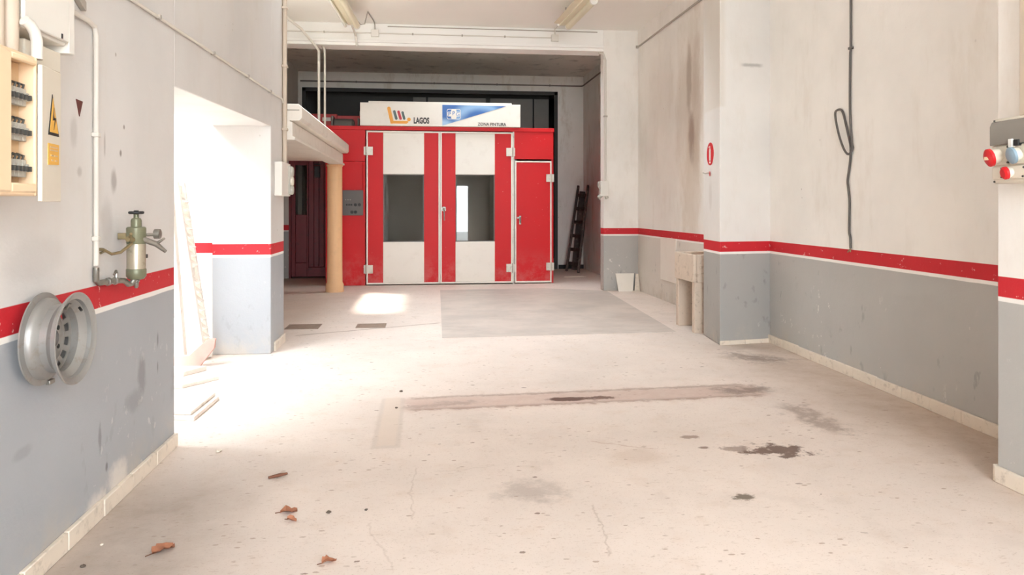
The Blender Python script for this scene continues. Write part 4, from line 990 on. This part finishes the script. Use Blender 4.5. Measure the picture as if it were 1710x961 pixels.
sp.part('cover_latch', G().box(2.765, 2.80, 3.225, 3.25, 1.685, 1.725), 'plastic_white', .003)
sp.part('cover_catch', G().box(2.768, 2.80, 3.19, 3.22, 1.69, 1.72), 'black', .003)
single('pillar_trunking', G().box(2.82, 2.90, 3.00, 3.245, 1.835, 4.36), 'pipe_beige', 'beige trunking rising from the socket panel on the near pillar', 'trunking', 0.006)

# dark ladder leaning in the rear right corner
ld = Thing('wooden_ladder', (3.2, 15.9, 0), 'old dark paint-splashed wooden ladder leaning in the rear right corner', 'ladder')
for (x0, y0, x1, y1) in ((3.06, 15.95, 3.42, 16.4), (3.23, 15.5, 3.54, 15.95)):
    ld.part('rail', G().bar((x0, y0, 0.0), (x1, y1, 1.87), .05, .11, up=(0.3, 1, 0)), 'wood_dark', 0.004)
for k in range(6):
    t = (k + .6) / 6.3
    a = Vector((3.06 + .36 * t, 15.95 + .45 * t, 1.87 * t)); c = Vector((3.23 + .31 * t, 15.5 + .45 * t, 1.87 * t))
    ld.part('rung', G().bar(a, c, .03, .07, up=(0, 0, 1)), 'wood_dark', 0.003)
single('dark_board', G().bar((3.30, 16.25, 0.0), (3.52, 16.42, 1.75), .14, .025, up=(0.3, 1, 0)), 'wood_dark', 'dark stained board leaning behind the wooden ladder', 'board', 0.003)

# ================================================================ FLOOR THINGS
def drain(x0, x1, y0, y1, label):
    t = Thing('drain_cover', ((x0 + x1) / 2, (y0 + y1) / 2, 0), label, 'drain cover', 'drain covers in the floor')
    t.part('frame', G().box(x0, x1, y0, y0 + .03, 0, .006).box(x0, x1, y1 - .03, y1, 0, .006).box(x0, x0 + .03, y0 + .03, y1 - .03, 0, .006).box(x1 - .03, x1, y0 + .03, y1 - .03, 0, .006), 'iron')
    t.part('plate', G().box(x0 + .032, x1 - .032, y0 + .032, y1 - .032, 0, .005), 'iron')
drain(-1.60, -1.22, 8.72, 9.06, 'iron floor drain cover beside the pier under the mezzanine edge')
drain(-0.80, -0.46, 8.72, 9.02, 'iron floor drain cover between the pier and the cement patch')
single('floor_plate', G().prism([(2.75, 14.55), (3.2, 14.6), (3.15, 14.75), (2.78, 14.72)], 0, .006), 'skirting', 'thin pale plate lying on the floor beside the booth end', 'plate')
def leaf(x, y, L, w, rot, label):
    r = random.Random(int(x * 1000)); g = G(); n = 7; vs = []
    for i in range(n):
        t = i / (n - 1); hw_ = w * math.sin(PI * min(1, t * .95 + .03)) ** .7 * (1 + .35 * (i % 2))
        for s_ in (-1, 0, 1):
            z = .004 + (.012 * abs(s_) * (1 + r.uniform(-.5, .5))) + .006 * math.sin(t * 5)
            vs.append((t * L - L / 2, s_ * hw_ * (1 + r.uniform(-.15, .15)), max(z, .002)))
    fc = [(i * 3 + j, i * 3 + j + 1, (i + 1) * 3 + j + 1, (i + 1) * 3 + j) for i in range(n - 1) for j in range(2)]
    m_ = Matrix.Rotation(rot, 4, 'Z')
    vs2 = [m_ @ Vector(v) for v in vs]
    vb = [v - Vector((0, 0, .0012)) for v in vs2]; k = len(vs2)
    g.raw(vs2 + vb, fc + [tuple(i + k for i in q[::-1]) for q in fc])
    t = Thing('dry_leaf', (x, y, 0), label, 'leaf', 'dry leaves on the floor')
    g.v = [(a + x, b_ + y, c_) for a, b_, c_ in g.v]
    t.part('blade', g, 'leaf')
    e = m_ @ Vector((-L / 2, 0, .005)); e2 = m_ @ Vector((-L * .8, .004, .004))
    t.part('stem', G().tube([(x + e.x, y + e.y, .006), (x + e2.x, y + e2.y, .004)], .0018, 6), 'twig')
leaf(-1.06, 3.17, .095, .034, .9, 'crumpled orange-brown dry leaf nearest the left skirting')
leaf(-0.62, 3.495, .075, .028, .2, 'orange-brown dry leaf with pointed stem near the brown twig')
leaf(-0.375, 2.985, .06, .022, .5, 'small brown dry leaf at the bottom edge of the photo')
leaf(-0.59, 3.40, .045, .014, -.3, 'tiny brown leaf scrap just in front of the stemmed leaf')
single('twig', G().tube([(-0.80, 3.935, .008), (-0.755, 3.955, .011), (-0.715, 3.985, .009)], [.007, .010, .006], 8), 'twig', 'short dark brown twig end on the floor left of centre', 'twig')
stn = [(-0.44, 3.47, .012, 'dark pebble right of the stemmed dry leaf'), (-0.27, 3.48, .009, 'small dark pebble farthest right of the leaf row'),
       (-1.32, 3.06, .011, 'black pebble beside the left skirting end'), (-1.33, 3.25, .008, 'pale chip by the left skirting'),
       (-1.17, 4.40, .02, 'flat pale chip just inside the side doorway'), (-0.18, 5.68, .014, 'dark lump above the left trench strip'), (-0.20, 5.22, .012, 'dark lump where the trench strips meet')]
for x, y, r, lb in stn:
    rr = random.Random(int(abs(x) * 999)); g = G().lathe([(r * .5, 0), (r, r * .25), (r * .8, r * .6), (r * .3, r * .8)], (x, y, 0), 'z', 7)
    g.v = [(a + rr.uniform(-r, r) * .3, b_ + rr.uniform(-r, r) * .3, max(0, c_ + (rr.uniform(-r, r) * .15 if c_ > 0 else 0))) for a, b_, c_ in g.v]
    single('pebble', g, 'skirting' if 'pale' in lb else 'stone', lb, 'pebble', 0, 'grit on the floor')
